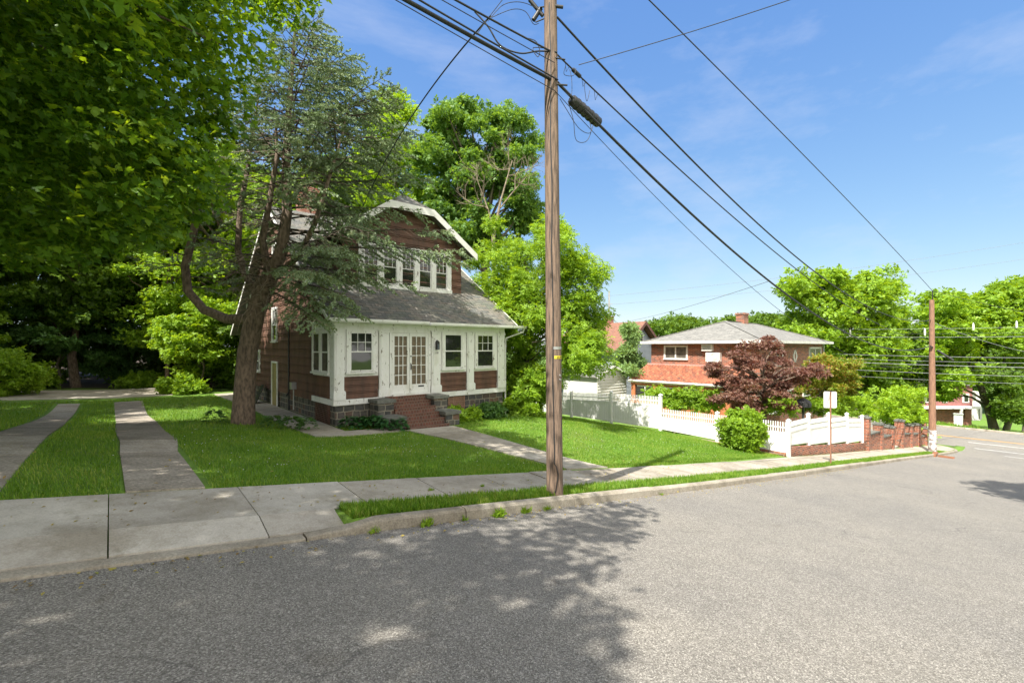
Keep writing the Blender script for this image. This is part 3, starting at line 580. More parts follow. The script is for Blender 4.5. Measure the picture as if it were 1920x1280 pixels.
# french doors, fifteen lights each
da, dm, db_ = sx(734), sx(766.5), sx(801); z0, z1 = FZ + .05, 2.56
dj = MB(); face_box(dj, 't', T0, da - .09, da - .01, FZ, z1 + .09, .006, .06); face_box(dj, 't', T0, db_ + .01, db_ + .09, FZ, z1 + .09, .006, .06); face_box(dj, 't', T0, da - .01, db_ + .01, z1 + .01, z1 + .09, .006, .06); face_box(dj, 't', T0, da - .01, db_ + .01, FZ - .01, FZ + .045, 0, .16); dj.build('door_frame', M['peel'], house)
for k, (a, b) in enumerate(((da, dm - .006), (dm + .006, db_))):
    mb = MB(); st = .085; g0, g1 = z0 + .3, z1 - .11
    face_box(mb, 't', T0, a, a + st, z0, z1, .008, .05); face_box(mb, 't', T0, b - st, b, z0, z1, .008, .05); face_box(mb, 't', T0, a + st, b - st, z0, g0, .008, .05); face_box(mb, 't', T0, a + st, b - st, g1, z1, .008, .05)
    for i in (1, 2): x = a + st + (b - a - 2 * st) * i / 3; face_box(mb, 't', T0, x - .013, x + .013, g0, g1, .018, .046)
    for i in range(1, 5): zz = g0 + (g1 - g0) * i / 5; face_box(mb, 't', T0, a + st, b - st, zz - .013, zz + .013, .019, .044)
    dr = mb.build('french_door', M['peel'], house); pb = MB(); face_box(pb, 't', T0, a + st - .01, b - st + .01, g0 - .01, g1 + .01, .009, .017); pb.build('blind', M['blind'], dr)
    if k: hb = MB(); face_box(hb, 't', T0, a + .03, a + .055, 1.32, 1.55, .05, .06); hb.tube([(a + .042, T0 - .06, 1.36), (a + .042, T0 - .1, 1.37), (a + .042, T0 - .1, 1.5), (a + .042, T0 - .06, 1.51)], .009, 6); hb.tube([(a + .042, T0 - .05, 1.78), (a + .042, T0 - .075, 1.78)], .022, 8); hb.build('handle', M['dark'], dr); ms = MB(); face_box(ms, 't', T0, a + .33, a + .55, z0 + .2, z0 + .25, .05, .058); ms.build('mail_slot', M['dark'], dr)
# light and number
lt = MB(); lx = sx(816.5); face_box(lt, 't', T0, lx - .05, lx + .05, 2.2, 2.26, .078, .2); lt.prism([(lx - .06, T0 - .21, 2.26), (lx + .06, T0 - .21, 2.26), (lx, T0 - .14, 2.34)], (0, .13, 0)); lt.box(lx - .05, lx - .035, T0 - .2, T0 - .078, 2.02, 2.2); lt.box(lx + .035, lx + .05, T0 - .2, T0 - .078, 2.02, 2.2); lt.box(lx - .05, lx + .05, T0 - .2, T0 - .078, 2.0, 2.02)
pl_ = lt.build('porch_light', M['dark'], house); gl = MB(); gl.box(lx - .034, lx + .034, T0 - .19, T0 - .09, 2.021, 2.199); gl.build('lamp_glass', M['glassb'], pl_)
nb = MB(); nb.box(lx - .085, lx + .085, T0 - .09, T0 - .0785, 1.84, 1.93); pq = nb.build('number_plaque', M['white'], house)
text_mesh('number', '110', .085, (lx, T0 - .093, 1.885), Matrix.Rotation(R(90), 3, 'X').to_euler(), M['dark'], pq)
# roofs
TH = .09
def roofslab(mb, pts, th=TH): mb.prism(pts, (0, 0, -th))
RZ, RT = 7.86, 20.5; ez, et = 2.96, 13.55; oS0, oS1 = S0 - .35, S1 + .35
mr = MB(); cut0, cut1 = 5.9, 10.8
roofslab(mr, [(oS0, et, ez), (oS1, et, ez), (oS1, RT, RZ), (oS0, RT, RZ)]); roofslab(mr, [(oS1, RT + .001, RZ), (oS1, 27.9, 2.8), (oS0, 27.9, 2.8), (oS0, RT + .001, RZ)][::1])
rf = mr.build('roof', M['roof'], house)
for X in (oS0 - .035, oS1 + .005): rk = MB(); rk.prism([(X, et, ez - .12), (X, RT, RZ - .13), (X, RT, RZ + .012), (X, et, ez + .01)], (.03, 0, 0)); rk.prism([(X, RT, RZ - .13), (X, 27.9, 2.68), (X, 27.9, 2.81), (X, RT, RZ + .012)], (.03, 0, 0)); rk.build('bargeboard', M['peel'], house)
sf = MB(); face_box(sf, 't', T0, oS0, oS1, 2.84, 2.865, -.02, .44); sf.build('soffit', M['peel'], house)
gt = MB()
def gutter(x0, x1, z):
    prof = [(0, .09), (0, 0), (-.03, -.025), (-.075, -.02), (-.1, .02), (-.105, .085), (-.095, .085), (-.09, .025), (-.07, -.01), (-.03, -.013), (-.01, .005), (-.01, .09)]
    gt.prism([(x0, et - .005 + a, z + b) for a, b in prof], (x1 - x0, 0, 0))
gutter(oS0, sx(790), 2.87); gutter(sx(793), oS1 + .45, 2.85); gt.build('gutter', M['peel'], house)
dp = MB(); X = oS1 + .36; dp.tube([(X, et - .05, 2.86), (X - .02, et, 2.7), (S1 + .12, T0 - .03, 2.45), (S1 + .1, T0 - .02, 2.0), (S1 + .1, T0 - .02, -.6)], .035, 6); dp.build('downspout', M['white'], house)
# dormer with a clipped gable
D0, D1, DT = 5.9, 10.8, 15.45; dz0 = 4.2; dp_ = 8.35
roofz = lambda t: ez + (RZ - ez) / (RT - et) * (t - et)
db2 = MB(); db2.prism([(D0 + .01, DT + .01, 4.0), (D1 - .01, DT + .01, 4.0), (D1 - .01, DT + .01, 6.2), (dp_ + .8, DT + .01, 7.35), (dp_ - .8, DT + .01, 7.35), (D0 + .01, DT + .01, 6.2)], (0, 5.0, 0)); dm_ = db2.build('dormer', M['shingle_wall'], house)
ds = MB(); sl_ = .66
laps(ds, 't', DT, roofz(DT) - .02, 7.35, lambda z: max(D0, dp_ - .8 - (7.35 - z) / sl_), lambda z: min(D1, dp_ + .8 + (7.35 - z) / sl_), (.22, .06), 11)
def laps_x(mb, X, z0, z1, tlo):
    z = z0; rr = random.Random(5)
    while z < z1:
        mb.add([(X + .028, DT - .01, z), (X + .028, tlo(z), z), (X + .003, tlo(z), z + .22), (X + .003, DT - .01, z + .22), (X, DT - .01, z), (X, tlo(z), z)], [(0, 1, 2, 3), (4, 5, 1, 0)]); z += .22
laps_x(ds, D1, roofz(DT), 6.2, lambda z: max(DT + .02, et + (z + .1 - ez) / .705)); ds.build('dormer_shingles', M['shingle_wall'], dm_)
dr = MB(); e0, e1, ezd = 5.4, 11.3, 5.88; ft = 15.0; ridge = 7.92; hz = 7.3; hl, hr = 7.45, 9.25
roofslab(dr, [(e0, ft, ezd), (hl, ft, hz), (dp_, ft + .75, ridge), (dp_, 20.6, ridge), (e0, 17.7, ezd)], .1)
roofslab(dr, [(hr, ft, hz), (e1, ft, ezd), (e1, 17.7, ezd), (dp_ + .002, 20.6, ridge), (dp_ + .002, ft + .75, ridge)], .1)
roofslab(dr, [(hl, ft - .002, hz), (hr, ft - .002, hz), (dp_, ft + .75, ridge + .004)], .06); dr.build('dormer_roof', M['roof'], house)
bb = MB(); bw = .24
for (xa, za), (xb, zb) in (((e0, ezd), (hl, hz)), ((hr, hz), (e1, ezd))): bb.prism([(xa, ft - .035, za - bw), (xb, ft - .035, zb - bw), (xb, ft - .035, zb + .02), (xa, ft - .035, za + .02)], (0, .032, 0))
bb.prism([(hl, ft - .037, hz - bw), (hr, ft - .037, hz - bw), (hr, ft - .037, hz + .02), (hl, ft - .037, hz + .02)], (0, .03, 0)); bb.build('dormer_bargeboard', M['white'], house)
wl, wr = 6.55, 10.2; n5 = 5; cas = MB(); face_box(cas, 't', DT, wl - .12, wr + .12, 5.66, 5.82, .0, .07); face_box(cas, 't', DT, wl - .12, wr + .12, 4.22, 4.36, 0, .1)
for i in range(n5 + 1): x = wl + (wr - wl) * i / n5; face_box(cas, 't', DT, x - .1, x + .1, 4.36, 5.66, 0, .068)
cas.build('dormer_window_surround', M['peel'], dm_)
for i in range(n5): a = wl + (wr - wl) * i / n5 + .1; b = wl + (wr - wl) * (i + 1) / n5 - .1; window(dm_, 'dormer_window', 't', DT - .01, a, b, 4.38, 5.64, (3, 2), .0005, .05, 'glass', 'peel', sill=False, fr=.035)
# side windows and small door
window(house, 'side_window', 's', S0 - .01, 20.35, 20.95, 2.35, 3.65, (2, 1), .08, .06); window(house, 'side_window', 's', S0 - .01, 25.0, 25.7, 3.3, 4.6, (1, 1), .08, .06)
window(house, 'side_window', 's', S0 - .01, 23.2, 23.7, 1.0, 1.9, (1, 1), .08, .06); window(house, 'attic_window', 's', S0 - .01, 20.1, 20.9, 5.3, 6.3, (1, 1), .08, .06)
mb = MB(); face_box(mb, 's', S0, 20.15, 20.22, -.42, 1.5, .03, .08); face_box(mb, 's', S0, 20.95, 21.02, -.42, 1.5, .03, .08); face_box(mb, 's', S0, 20.22, 20.95, 1.43, 1.5, .03, .08); sd_ = mb.build('side_door', M['peel'], house)
mb = MB(); face_box(mb, 's', S0, 20.22, 20.95, -.42, 1.43, .03, .05); mb.build('door_panel', simple('olive_door', (.33, .27, .1), (.2, .17, .07), 3, .6), sd_)
mb = MB(); mb.tube([(S0 - .05, 18.6, 3.2), (S0 - .05, 18.6, -.3)], .03, 6); mb.tube([(S0 - .05, 18.6, .35), (S0 - .2, 18.3, .3)], .03, 6); mb.build('drain_pipe', M['dark'], house)
mb = MB(); mb.box(S0 - .2, S0 - .03, 17.7, 17.95, .55, .8); mb.tube([(S0 - .1, 17.8, .55), (S0 - .1, 17.8, -.2)], .02, 6); mb.build('gas_meter', M['metal'], house)
ch = MB(); ch.box(6.3, 7.0, 21.3, 22.0, 6.5, 9.2); ch.box(6.22, 7.08, 21.22, 22.08, 9.05, 9.25); ch.build('chimney', M['brick'], house)
lx0, lx1 = sx(841), sx(869.5); lt_ = MB(); n_ = 9
for i in range(-n_, n_ * 2):
    for sgn in (1, -1):
        x0 = lx0 + (lx1 - lx0) * i / n_; pts = []
        for f in np.linspace(0, 1, 25):
            x = x0 + sgn * f * .58 if sgn > 0 else x0 + .58 - f * .58; z = -.32 + f * .58
            if lx0 <= x <= lx1: pts.append((x, z))
        if len(pts) > 1: lt_.bar((pts[0][0], T0 - .012 - (.006 if sgn > 0 else 0), pts[0][1]), (pts[-1][0], T0 - .012 - (.006 if sgn > 0 else 0), pts[-1][1]), .02, .006, (0, 1, 0))
lt_.box(lx0 - .03, lx0, T0 - .03, T0, -.34, .29); lt_.box(lx1, lx1 + .03, T0 - .03, T0, -.34, .29); lt_.build('lattice_vent', simple('terracotta_lattice', (.35, .2, .13), (.25, .14, .09), 5), house)
# brick steps and stone cheek piers
sp = MB(); zs = FZ - .02; W0, W1 = 6.72, 8.2; nst = 6; rz_ = .166; td = .29
for i in range(nst): y1 = T0 - .02 - (0 if i == 0 else .2 + td * (i - 1)); y0 = T0 - .22 - td * i if i else T0 - .22; sp.box(W0 + .004 * i, W1 - .004 * i, T0 - .22 - td * i, T0 - .01, -.8, zs - rz_ * i)
stp = sp.build('front_steps', M['stepbrick'], house)
tr2 = MB()
for i in range(nst): tr2.box(W0 - .004, W1 + .004, T0 - .235 - td * i, T0 - .22 - td * i + .1, zs - rz_ * i + .001, zs - rz_ * i + .018)
tr2.build('tread_nosing', simple('nosing_brick', (.2, .11, .075), (.12, .07, .05), 8, .85, .4), stp)
for x0, x1 in ((6.2, W0 - .002), (W1 + .002, 8.72)):
    for (ya, yb, zt) in ((13.28, T0 - .08, .44), (12.55, 13.279, -.02)):
        b = MB(); b.box(x0, x1, ya, yb, -.9, zt - .1); pr = b.build('cheek_pier', M['stone'], house); c = MB(); c.box(x0 - .05, x1 + .05, ya - .05, yb + (.04 if zt > 0 else -.002), zt - .1, zt); c.build('coping', M['cap'], pr)
# debris board leaning by the side of the house
mb = MB(); mb.prism([(4.55, 21.6, -.38), (4.6, 22.3, -.38), (4.95, 22.3, .45), (4.9, 21.6, .45)], (.03, 0, 0)); tag(mb.build('leaning_board', M['dark']), 'dark board leaning on the house wall behind the spruce trunk', 'board')
# ------------------------------------------------------------ the white fence on its brick curb
fence = empty('vinyl_fence', (20.7, 6.4, -2.3), 'white vinyl fence with picket top stepping down beside the lawn and pavement', 'fence')
FX = 20.7
def post(x, y, z0, z1, w_=.13):
    mb = MB(); mb.box(x - w_ / 2, x + w_ / 2, y - w_ / 2, y + w_ / 2, z0, z1); q = w_ / 2 + .018
    mb.box(x - q, x + q, y - q, y + q, z1, z1 + .03); mb.add([(x - q, y - q, z1 + .03), (x + q, y - q, z1 + .03), (x + q, y + q, z1 + .03), (x - q, y + q, z1 + .03), (x, y, z1 + .1)], [(0, 1, 4), (1, 2, 4), (2, 3, 4), (3, 0, 4)])
    return mb.build('post', M['vinyl'], fence)
def panel(a, b, za0, zb0, za1, zb1, pick=.42, lean=0):
    "solid lower boards, mid rail, open pickets; a,b plan points, bottom and top heights at each end"
    a = Vector((a[0], a[1], 0)); b = Vector((b[0], b[1], 0)); L = (b - a).length; d = (b - a) / L; nn = Vector((-d.y, d.x, 0)); mb = MB()
    def pt(l, f, off): z0 = za0 + (zb0 - za0) * l / L; z1 = za1 + (zb1 - za1) * l / L; q = a + d * l + nn * off; return (q.x, q.y, z1 + f if f <= 0 else z0 + f - 1e-3)
    def beam(l0, l1, lo, hi, th, base):
        # lo/hi measured from the top edge (negative) or from the bottom (positive)
        mb.prism([pt(l0, lo, -th / 2), pt(l1, lo, -th / 2), pt(l1, hi, -th / 2), pt(l0, hi, -th / 2)], nn * th)
    l = .07; w_ = .16
    while l < L - .08:
        e = min(L - .07, l + w_ - .006); z = [pt(l, .06, -.012), pt(e, .06, -.012), pt(e, -pick - .02, -.012), pt(l, -pick - .02, -.012)]; mb.prism(z, nn * .024); l += w_
    beam(.06, L - .06, .02, .14, .05, 0); beam(.06, L - .06, -pick - .07, -pick + .0, .055, 0); beam(.06, L - .06, -pick + .17, -pick + .215, .05, 0) if pick > .3 else None
    l = .1; t_ = .035
    while l < L - .1:
        beam(l, l + t_, -pick - .01, -.0, .03, 0); l += .092 if pick > .3 else .09
    return mb.build('panel', M['vinyl'], fence)
ys = [6.45, 9.35, 12.2, 15.2, 18.1, 21.0, 23.9]; tops = [(-.98, -.98), (-1.0, -1.0), (-.4, -.47), (-.49, -.62), (-.64, -.8), (-.82, -1.0)]
gb = lambda y: Hs(20.6, y)
for i in range(6): panel((FX, ys[i]), (FX, ys[i + 1]), max(gb(ys[i]), -2.35) + .1, max(gb(ys[i + 1]), -2.35) + .1, tops[i][0], tops[i][1], .42)
for i, y in enumerate(ys):
    zt = max(tops[min(i, 5)][0], tops[i - 1][1] if i else -9) + .06; post(FX, y, gb(y) - .4, zt)
fl_s = [20.7, 23.2, 25.7, 28.2, 30.5]; fl_t = [6.45, 6.42, 6.2, 6.0, 5.82]; ftt = [(-.98, -1.12), (-1.36, -1.4), (-1.72, -1.6), (-2.0, -1.85)]
tl = lambda s: float(tc(s)) + 1.86
fl_t = [tl(s) for s in fl_s]
tpz = [-.95, -1.05, -1.25, -1.48, -1.8]
for i in range(4):
    zb = [float(p(s)) + .62 for s in fl_s]
    panel((fl_s[i], fl_t[i]), (fl_s[i + 1], fl_t[i + 1]), zb[i] - .02, zb[i + 1] + .08, tpz[i] - .08, tpz[i + 1] + .02, .36)
for i in range(1, 5): post(fl_s[i], fl_t[i], float(p(fl_s[i])) + .1, tpz[i] + .14)
kb = MB()
for i in range(5 - 1):
    a, b = fl_s[i], fl_s[i + 1]; a0 = a + .07 * (i == 0)
    pa, pb = float(p(a0)), float(p(b)); y0, y1 = tl(a0) + .0, tl(b); kb.prism([(a0, y0 - .1, pa - .3), (b, y1 - .1, pb - .3), (b, y1 - .1, pb + .6), (a0, y0 - .1, pa + .58)], (0, .2, 0))
kb.prism([(FX + .1, 6.53, -2.7), (FX + .1, 12.2, -2.7), (FX + .1, 12.2, -2.2), (FX + .1, 6.53, -2.22)], (-.2, 0, 0))
tag(kb.build('brick_kerb_wall', M['brick']), 'low brick retaining wall under the white fence panels along the pavement', 'wall')
# ------------------------------------------------------------ brick pillars and stub walls farther down
def bpillar(s, h, w_=.44, lab='', tt=None):
    t = tl(s) if tt is None else tt; z = float(p(s)) + .1; root = empty('brick_pillar', (s, t, z), lab, 'pillar', 'brick pillars along the pavement')
    b = MB(); b.box(s - w_ / 2, s + w_ / 2, t - w_ / 2, t + w_ / 2, z - .4, z + h); b.build('shaft', M['brick'], root)
    c = MB(); q = w_ / 2 + .04; c.box(s - q, s + q, t - q, t + q, z + h, z + h + .07); q -= .1; c.box(s - q, s + q, t - q, t + q, z + h + .07, z + h + .12); c.build('cap', M['cap'], root)
def bwall(s0, s1, h0, h1, lab):
    root = empty('brick_wall', (s0, tl(s0), float(p(s0))), lab, 'wall', 'low brick walls between the pillars'); z0, z1 = float(p(s0)), float(p(s1)); b = MB()
    b.prism([(s0, tl(s0) - .12, z0 - .3), (s1, tl(s1) - .12, z1 - .3), (s1, tl(s1) - .12, z0 + h1), (s0, tl(s0) - .12, z0 + h0)], (0, .24, 0)); b.build('brickwork', M['brick'], root)
    c = MB(); c.prism([(s0, tl(s0) - .17, z0 + h0), (s1, tl(s1) - .17, z0 + h1), (s1, tl(s1) - .17, z0 + h1 + .07), (s0, tl(s0) - .17, z0 + h0 + .07)], (0, .34, 0)); c.build('coping', M['cap'], root)
bs = [(30.95, 1.85, 'tall brick pillar against the end of the white fence'), (33.2, 1.5, 'brick pillar next down the hill from the fence end, before a stub wall'), (35.2, 1.35, 'brick pillar left of the tallest pillar by the entry steps'), (37.1, 1.75, 'tallest brick pillar right of the small entry steps'),
      (38.9, 1.45, 'brick pillar just right of the tallest pillar'), (40.5, 1.45, 'brick pillar with ivy on its face before the hedge'), (42.0, 1.2, 'short dark sided brick pillar at the end of the stub walls')]
for s, h, l in bs: bpillar(s, h, .44, l)
bpillar(44.0, 1.55, .5, 'lone brick pillar beside the corner utility pole', 5.1)
for a, b, h0, h1, l in ((31.2, 32.97, 1.02, .98, 'low brick wall with stone coping next to the white fence'), (33.43, 34.97, .85, .8, 'low brick wall between the second and third pillars'), (37.33, 38.67, 1.0, .92, 'low brick wall right of the tallest pillar'), (39.13, 40.27, .95, .9, 'low brick wall left of the ivy pillar'), (40.73, 41.77, .75, .7, 'lowest brick wall at the hedge end')): bwall(a, b, h0, h1, l)
es = MB()
for i in range(3): es.box(35.44, 36.86, tl(36) - .1 + i * .28, tl(36) + 1.2, float(p(36)) - .1, float(p(36)) + .22 + i * .15)
struct(tag(es.build('entry_steps', M['walk'])))
# ------------------------------------------------------------ red brick neighbour
bx0, by0, bx1, by1 = 29.6, 10.8, 42.4, 18.2; bz = 2.38
bh = empty('brick_house', (bx0, by0, -3.4), 'two storey red brick house with grey hip roof and orange tiled porch', 'house')
b = MB(); b.box(bx0, bx1, by0, by1, -5.5, bz); b.build('wall', M['brick'], bh)
o = .5; hr_ = MB(); ex0, ey0, ex1, ey1 = bx0 - o, by0 - o, bx1 + o, by1 + o; my = (ey0 + ey1) / 2; hw = (ey1 - ey0) / 2; ra, rb = ex0 + hw, ex1 - hw; rzz = 3.95; ez_ = 2.46
hr_.add([(ex0, ey0, ez_), (ex1, ey0, ez_), (ex1, ey1, ez_), (ex0, ey1, ez_), (ra, my, rzz), (rb, my, rzz)], [(0, 1, 5, 4), (1, 2, 5), (2, 3, 4, 5), (3, 0, 4), (3, 2, 1, 0)]); rr_ = hr_.build('roof', M['roof2'], bh)
hp = MB()
for a, c in (((ex0, ey0), (ra, my)), ((ex0, ey1), (ra, my)), ((ex1, ey0), (rb, my))): hp.bar((a[0], a[1], ez_ + .015), (c[0], c[1], rzz + .015), .22, .03)
hp.bar((ra, my, rzz + .015), (rb, my, rzz + .015), .22, .03); hp.build('hip_caps', M['roof2'], rr_)
f = MB(); f.box(ex0 - .03, ex1 + .03, ey0 - .12, ey0 - .005, ez_ - .14, ez_ + .03); f.box(ex0 - .12, ex0 - .005, ey0 - .12, ey1 + .03, ez_ - .14, ez_ + .03); f.box(ex0, ex1, ey0, ey1, ez_ - .06, ez_ - .004)
f.build('gutter', M['white'], bh)
c = MB(); c.box(35.9, 36.7, my - .3, my + .3, 3.2, 4.65); c.box(35.85, 36.75, my - .35, my + .35, 4.55, 4.68); c.build('chimney', M['brick'], bh)
window(bh, 'window', 's', bx0, on_s(1288, 650, bx0).y, on_s(1247, 650, bx0).y, 1.27, 2.13, (1, 1), .07, .06, 'curtain', 'white', side=True)
w1 = on_t(1517, 650, by0).x; w2 = on_t(1538, 650, by0).x; window(bh, 'window', 't', by0, w1, w2, .9, 2.0, (1, 1), .08, .06, 'curtain', 'white', side=True)
w1 = on_t(1454, 650, by0).x; w2 = on_t(1466, 650, by0).x; window(bh, 'window', 't', by0, w1, w2, .9, 2.05, (1, 1), .08, .06, 'curtain', 'white')
for (a, b_) in ((31.2, 32.6), (34.5, 35.9), (37.6, 39.2)): window(bh, 'lower_window', 't', by0, a, b_, -2.1, -.9, (1, 1), .08, .06, 'glassb', 'white')
dx = on_t(1490, 650, by0).x; dmm = MB()
for i in range(4):
    aa = [(0, .42), (.34, 0), (0, -.42), (-.34, 0)]; a, c = aa[i], aa[(i + 1) % 4]
    for k in range(3): q = (a[0] + (c[0] - a[0]) * (k + .5) / 3, a[1] + (c[1] - a[1]) * (k + .5) / 3); dmm.box(dx + q[0] - .09, dx + q[0] + .09, by0 - .05, by0 - .002, 1.45 + q[1] - .07, 1.45 + q[1] + .07)
dmm.build('diamond_brick_motif', M['white'], bh)
ac = MB(); y0 = on_s(1338, 650, bx0).y; y1 = on_s(1319, 650, bx0).y; ac.box(bx0 - .3, bx0 - .002, y0, y1, 1.83, 2.26)
aco = ac.build('air_conditioner', M['white'], bh); g2 = MB()
for i in range(9): g2.box(bx0 - .312, bx0 - .3, y0 + .06 + i * (y1 - y0 - .12) / 9, y0 + .09 + i * (y1 - y0 - .12) / 9, 1.9, 2.2)
g2.build('grille', M['metal'], aco)
ac = MB(); y0 = on_s(1354, 650, bx0).y; y1 = on_s(1328, 650, bx0).y; ac.box(bx0 - .38, bx0 - .05, y0, y1, 1.14, 1.72); ac.box(bx0 - .38, bx0 - .002, y0 + .1, y0 + .14, 1.08, 1.14); ac.box(bx0 - .38, bx0 - .002, y1 - .14, y1 - .1, 1.08, 1.14)
cu = ac.build('condenser_unit', M['white'], bh); g2 = MB(); yc = (y0 + y1) / 2 - .08
for r_ in (.08, .14, .2, .25): g2.tube([(bx0 - .388, yc + r_ * math.cos(t), 1.43 + r_ * math.sin(t)) for t in np.linspace(0, 2 * math.pi, 25)], .008, 4)
g2.build('fan_grille', M['metal'], cu)
dpn = MB(); dpn.tube([(bx1 + .05, by0 - .06, 2.3), (bx1 + .05, by0 - .06, -4)], .05, 6); dpn.build('downspout', M['metal'], bh)
# tiled porch roof
px0 = 27.2; pY0, pY1 = 11.6, 18.5; zt, zb_ = .76, -.2; nY = int((pY1 - pY0) / .23) * 8; nS = 12
Y = np.linspace(pY0, pY1, nY); X = np.linspace(0, 1, nS * 4 + 1)
def tz(a, q): # a 0..1 down slope, q along wall
    st = (a * nS) % 1; return bx0 - .003 + (px0 - bx0) * a, q, zt + (zb_ - zt) * a + .09 * np.abs(np.sin(np.pi * q / .23)) + .05 * st * (a < 1) - .01
ti = grid('porch_roof', X, Y, tz, brickmat('clay_tile', [(.24, .075, .04), (.32, .11, .055), (.2, .065, .04), (.38, .16, .08), (.15, .07, .05)], (.3, .1, .05), .23, .2, .004, .85, .3, .006, vec='y', slope=1.1, noisec=.5)); ti.data.transform(Matrix.Translation(-Vector(bh.location))); ti.parent = bh
pm = MB(); pm.box(px0 - .05, bx0 - .002, pY0, pY1 - .05, zb_ - .12, zb_ - .03); pm.box(bx0 - .06, bx0 - .002, pY0, pY1, zt + .02, zt + .14); pm.build('porch_flashing', simple('pink_flashing', (.6, .28, .24), (.5, .22, .18), 3), bh)
pg = MB(); pg.tube([(px0 - .06, pY0 - .1, zb_ - .03), (px0 - .06, pY1, zb_ - .03)], .075, 8); pg.box(px0 - .04, px0 + .06, pY0, pY1, zb_ - .16, zb_ - .02); pg.build('porch_gutter', M['white'], bh)
pw = MB(); 
for y in (11.75, 13.3, 14.9, 16.5, 18.2): pw.box(px0 + .08, px0 + .3, y - .14, y + .14, -3.8, zb_ - .12)
pw.box(px0 + .09, px0 + .28, pY0, pY1 - .1, -3.8, -1.5); pw.box(px0 + .09, px0 + .28, pY0, pY1 - .1, -.52, zb_ - .13); pw.build('porch_wall', M['tilewall'], bh)
pp = MB(); pp.box(px0 + .2, px0 + .22, pY0, pY1 - .1, -1.5, -.52); pp.build('porch_glass', M['glass'], bh)
for i, y in enumerate((12.5, 14.1, 15.7, 17.3)):
    mb = MB(); mb.box(px0 + .14, px0 + .2, y - .62, y + .62, -.62, -.54); mb.box(px0 + .14, px0 + .2, y - .03, y + .03, -1.5, -.62); mb.build('porch_window_frame', M['white'], bh)
# ------------------------------------------------------------ garden shed
shx0, shx1, shy = 24.3, 27.6, 19.0; sm_ = (shx0 + shx1) / 2
shd = empty('garden_shed', (shx0, shy, -2.7), 'small white lap sided shed with gable roof behind the white fence', 'shed')
b = MB(); z = -3.2
while z < .7:
    h = .19; f_ = lambda zz: max(0, (zz - .18) / .32) ; 
    if z + h <= .18 + 1e-3: x0, x1 = shx0, shx1
    else: k = (z + h - .18) / .34; x0, x1 = shx0 + k, shx1 - k
    if x1 > x0: b.add([(x0, shy - .05, z), (x1, shy - .05, z), (x1, shy - .003, z + h), (x0, shy - .003, z + h), (x0, shy, z), (x1, shy, z)], [(0, 1, 2, 3), (4, 5, 1, 0)])
    z += h
b.box(shx0 + .003, shx1 - .003, shy, shy + 3, -3.2, .18); b.prism([(shx0, shy, .18), (shx1, shy, .18), (sm_, shy, .72)], (0, 3, 0)); b.build('wall', M['siding'], shd)
b = MB(); b.box(shx0 - .02, shx0 + .06, shy - .03, shy + .01, -3.2, .16); b.box(shx1 - .06, shx1 + .02, shy - .03, shy + .01, -3.2, .16); b.build('corner_board', M['white'], shd)
b = MB(); 
for sg in (-1, 1): xe = sm_ + sg * 1.9; b.prism([(sm_, shy - .2, .8), (xe, shy - .2, .14), (xe, shy - .2, .05), (sm_, shy - .2, .71)], (0, 3.4, 0))
b.build('roof', M['roof2'], shd); b = MB()
for sg in (-1, 1): xe = sm_ + sg * 1.92; b.prism([(sm_, shy - .24, .83), (xe, shy - .24, .15), (xe, shy - .24, .02), (sm_, shy - .24, .7)], (0, .035, 0))
b.build('bargeboard', M['white'], shd); b = MB(); b.box(sm_ - .1, sm_ + .1, shy - .06, shy - .02, .1, .4); b.build('gable_vent', M['metal'], shd)
b = MB(); b.tube([(sm_ - .02, shy - .3, .72), (sm_ + .02, shy - .42, .75)], .04, 6); b.build('gable_lamp', M['dark'], shd)
# ------------------------------------------------------------ gabled house behind it
gx, gy, gzz = 37.0, 23.3, 4.45; gr = empty('gabled_house', (gx, gy, -3), 'pale blue grey sided house with steep brown gable roof and brick chimney', 'house')
b = MB(); b.box(gx - 2.75, gx + 2.75, gy + .6, gy + 8.5, -4, 2.0); b.prism([(gx - 2.75, gy + .6, 1.9), (gx + 2.75, gy + .6, 1.9), (gx, gy + .6, 4.2)], (0, 7.9, 0))
z = -3.9
while z < 3.9:
    k = max(0, z + .12 - 1.95) * 1.2; x0, x1 = gx - 2.75 + k, gx + 2.75 - k
    if x1 > x0: b.add([(x0, gy + .575, z), (x1, gy + .575, z), (x1, gy + .597, z + .12), (x0, gy + .597, z + .12)], [(0, 1, 2, 3)])
    z += .12
b.build('wall', M['bsiding'], gr); b = MB()
for sg in (-1, 1): xe = gx + sg * 3.4; b.prism([(gx, gy, gzz), (xe, gy, 1.75), (xe, gy, 1.6), (gx, gy, gzz - .16)], (0, 8.9, 0))
b.build('roof', M['roof3'], gr); b = MB(); brn = simple('brown_trim', (.16, .07, .05), (.1, .05, .04), 4)
for sg in (-1, 1): xe = gx + sg * 3.45; b.prism([(gx, gy - .05, gzz + .03), (xe, gy - .05, 1.72), (xe, gy - .05, 1.42), (gx, gy - .05, gzz - .3)], (0, .04, 0))
b.build('bargeboard', brn, gr); window(gr, 'attic_window', 't', gy + .58, gx - .35, gx + .35, 2.5, 3.3, (1, 1), .07, .05, 'glass', 'dark' if 0 else 'white')
window(gr, 'window', 't', gy + .58, gx - 2.2, gx - 1.2, .2, 1.3, (1, 1), .07, .05, 'glassb', 'white')
c = MB(); yc = gy + 4.2; c.box(gx - .35, gx + .35, yc - .35, yc + .35, 3.5, 5.1); c.box(gx - .4, gx + .4, yc - .4, yc + .4, 4.98, 5.12); co = c.build('chimney', M['brick'], gr); c = MB(); c.box(gx - .15, gx + .15, yc - .15, yc + .15, 5.12, 5.35); c.box(gx - .28, gx + .28, yc - .28, yc + .28, 5.35, 5.39); c.build('chimney_cap', M['metal'], co)
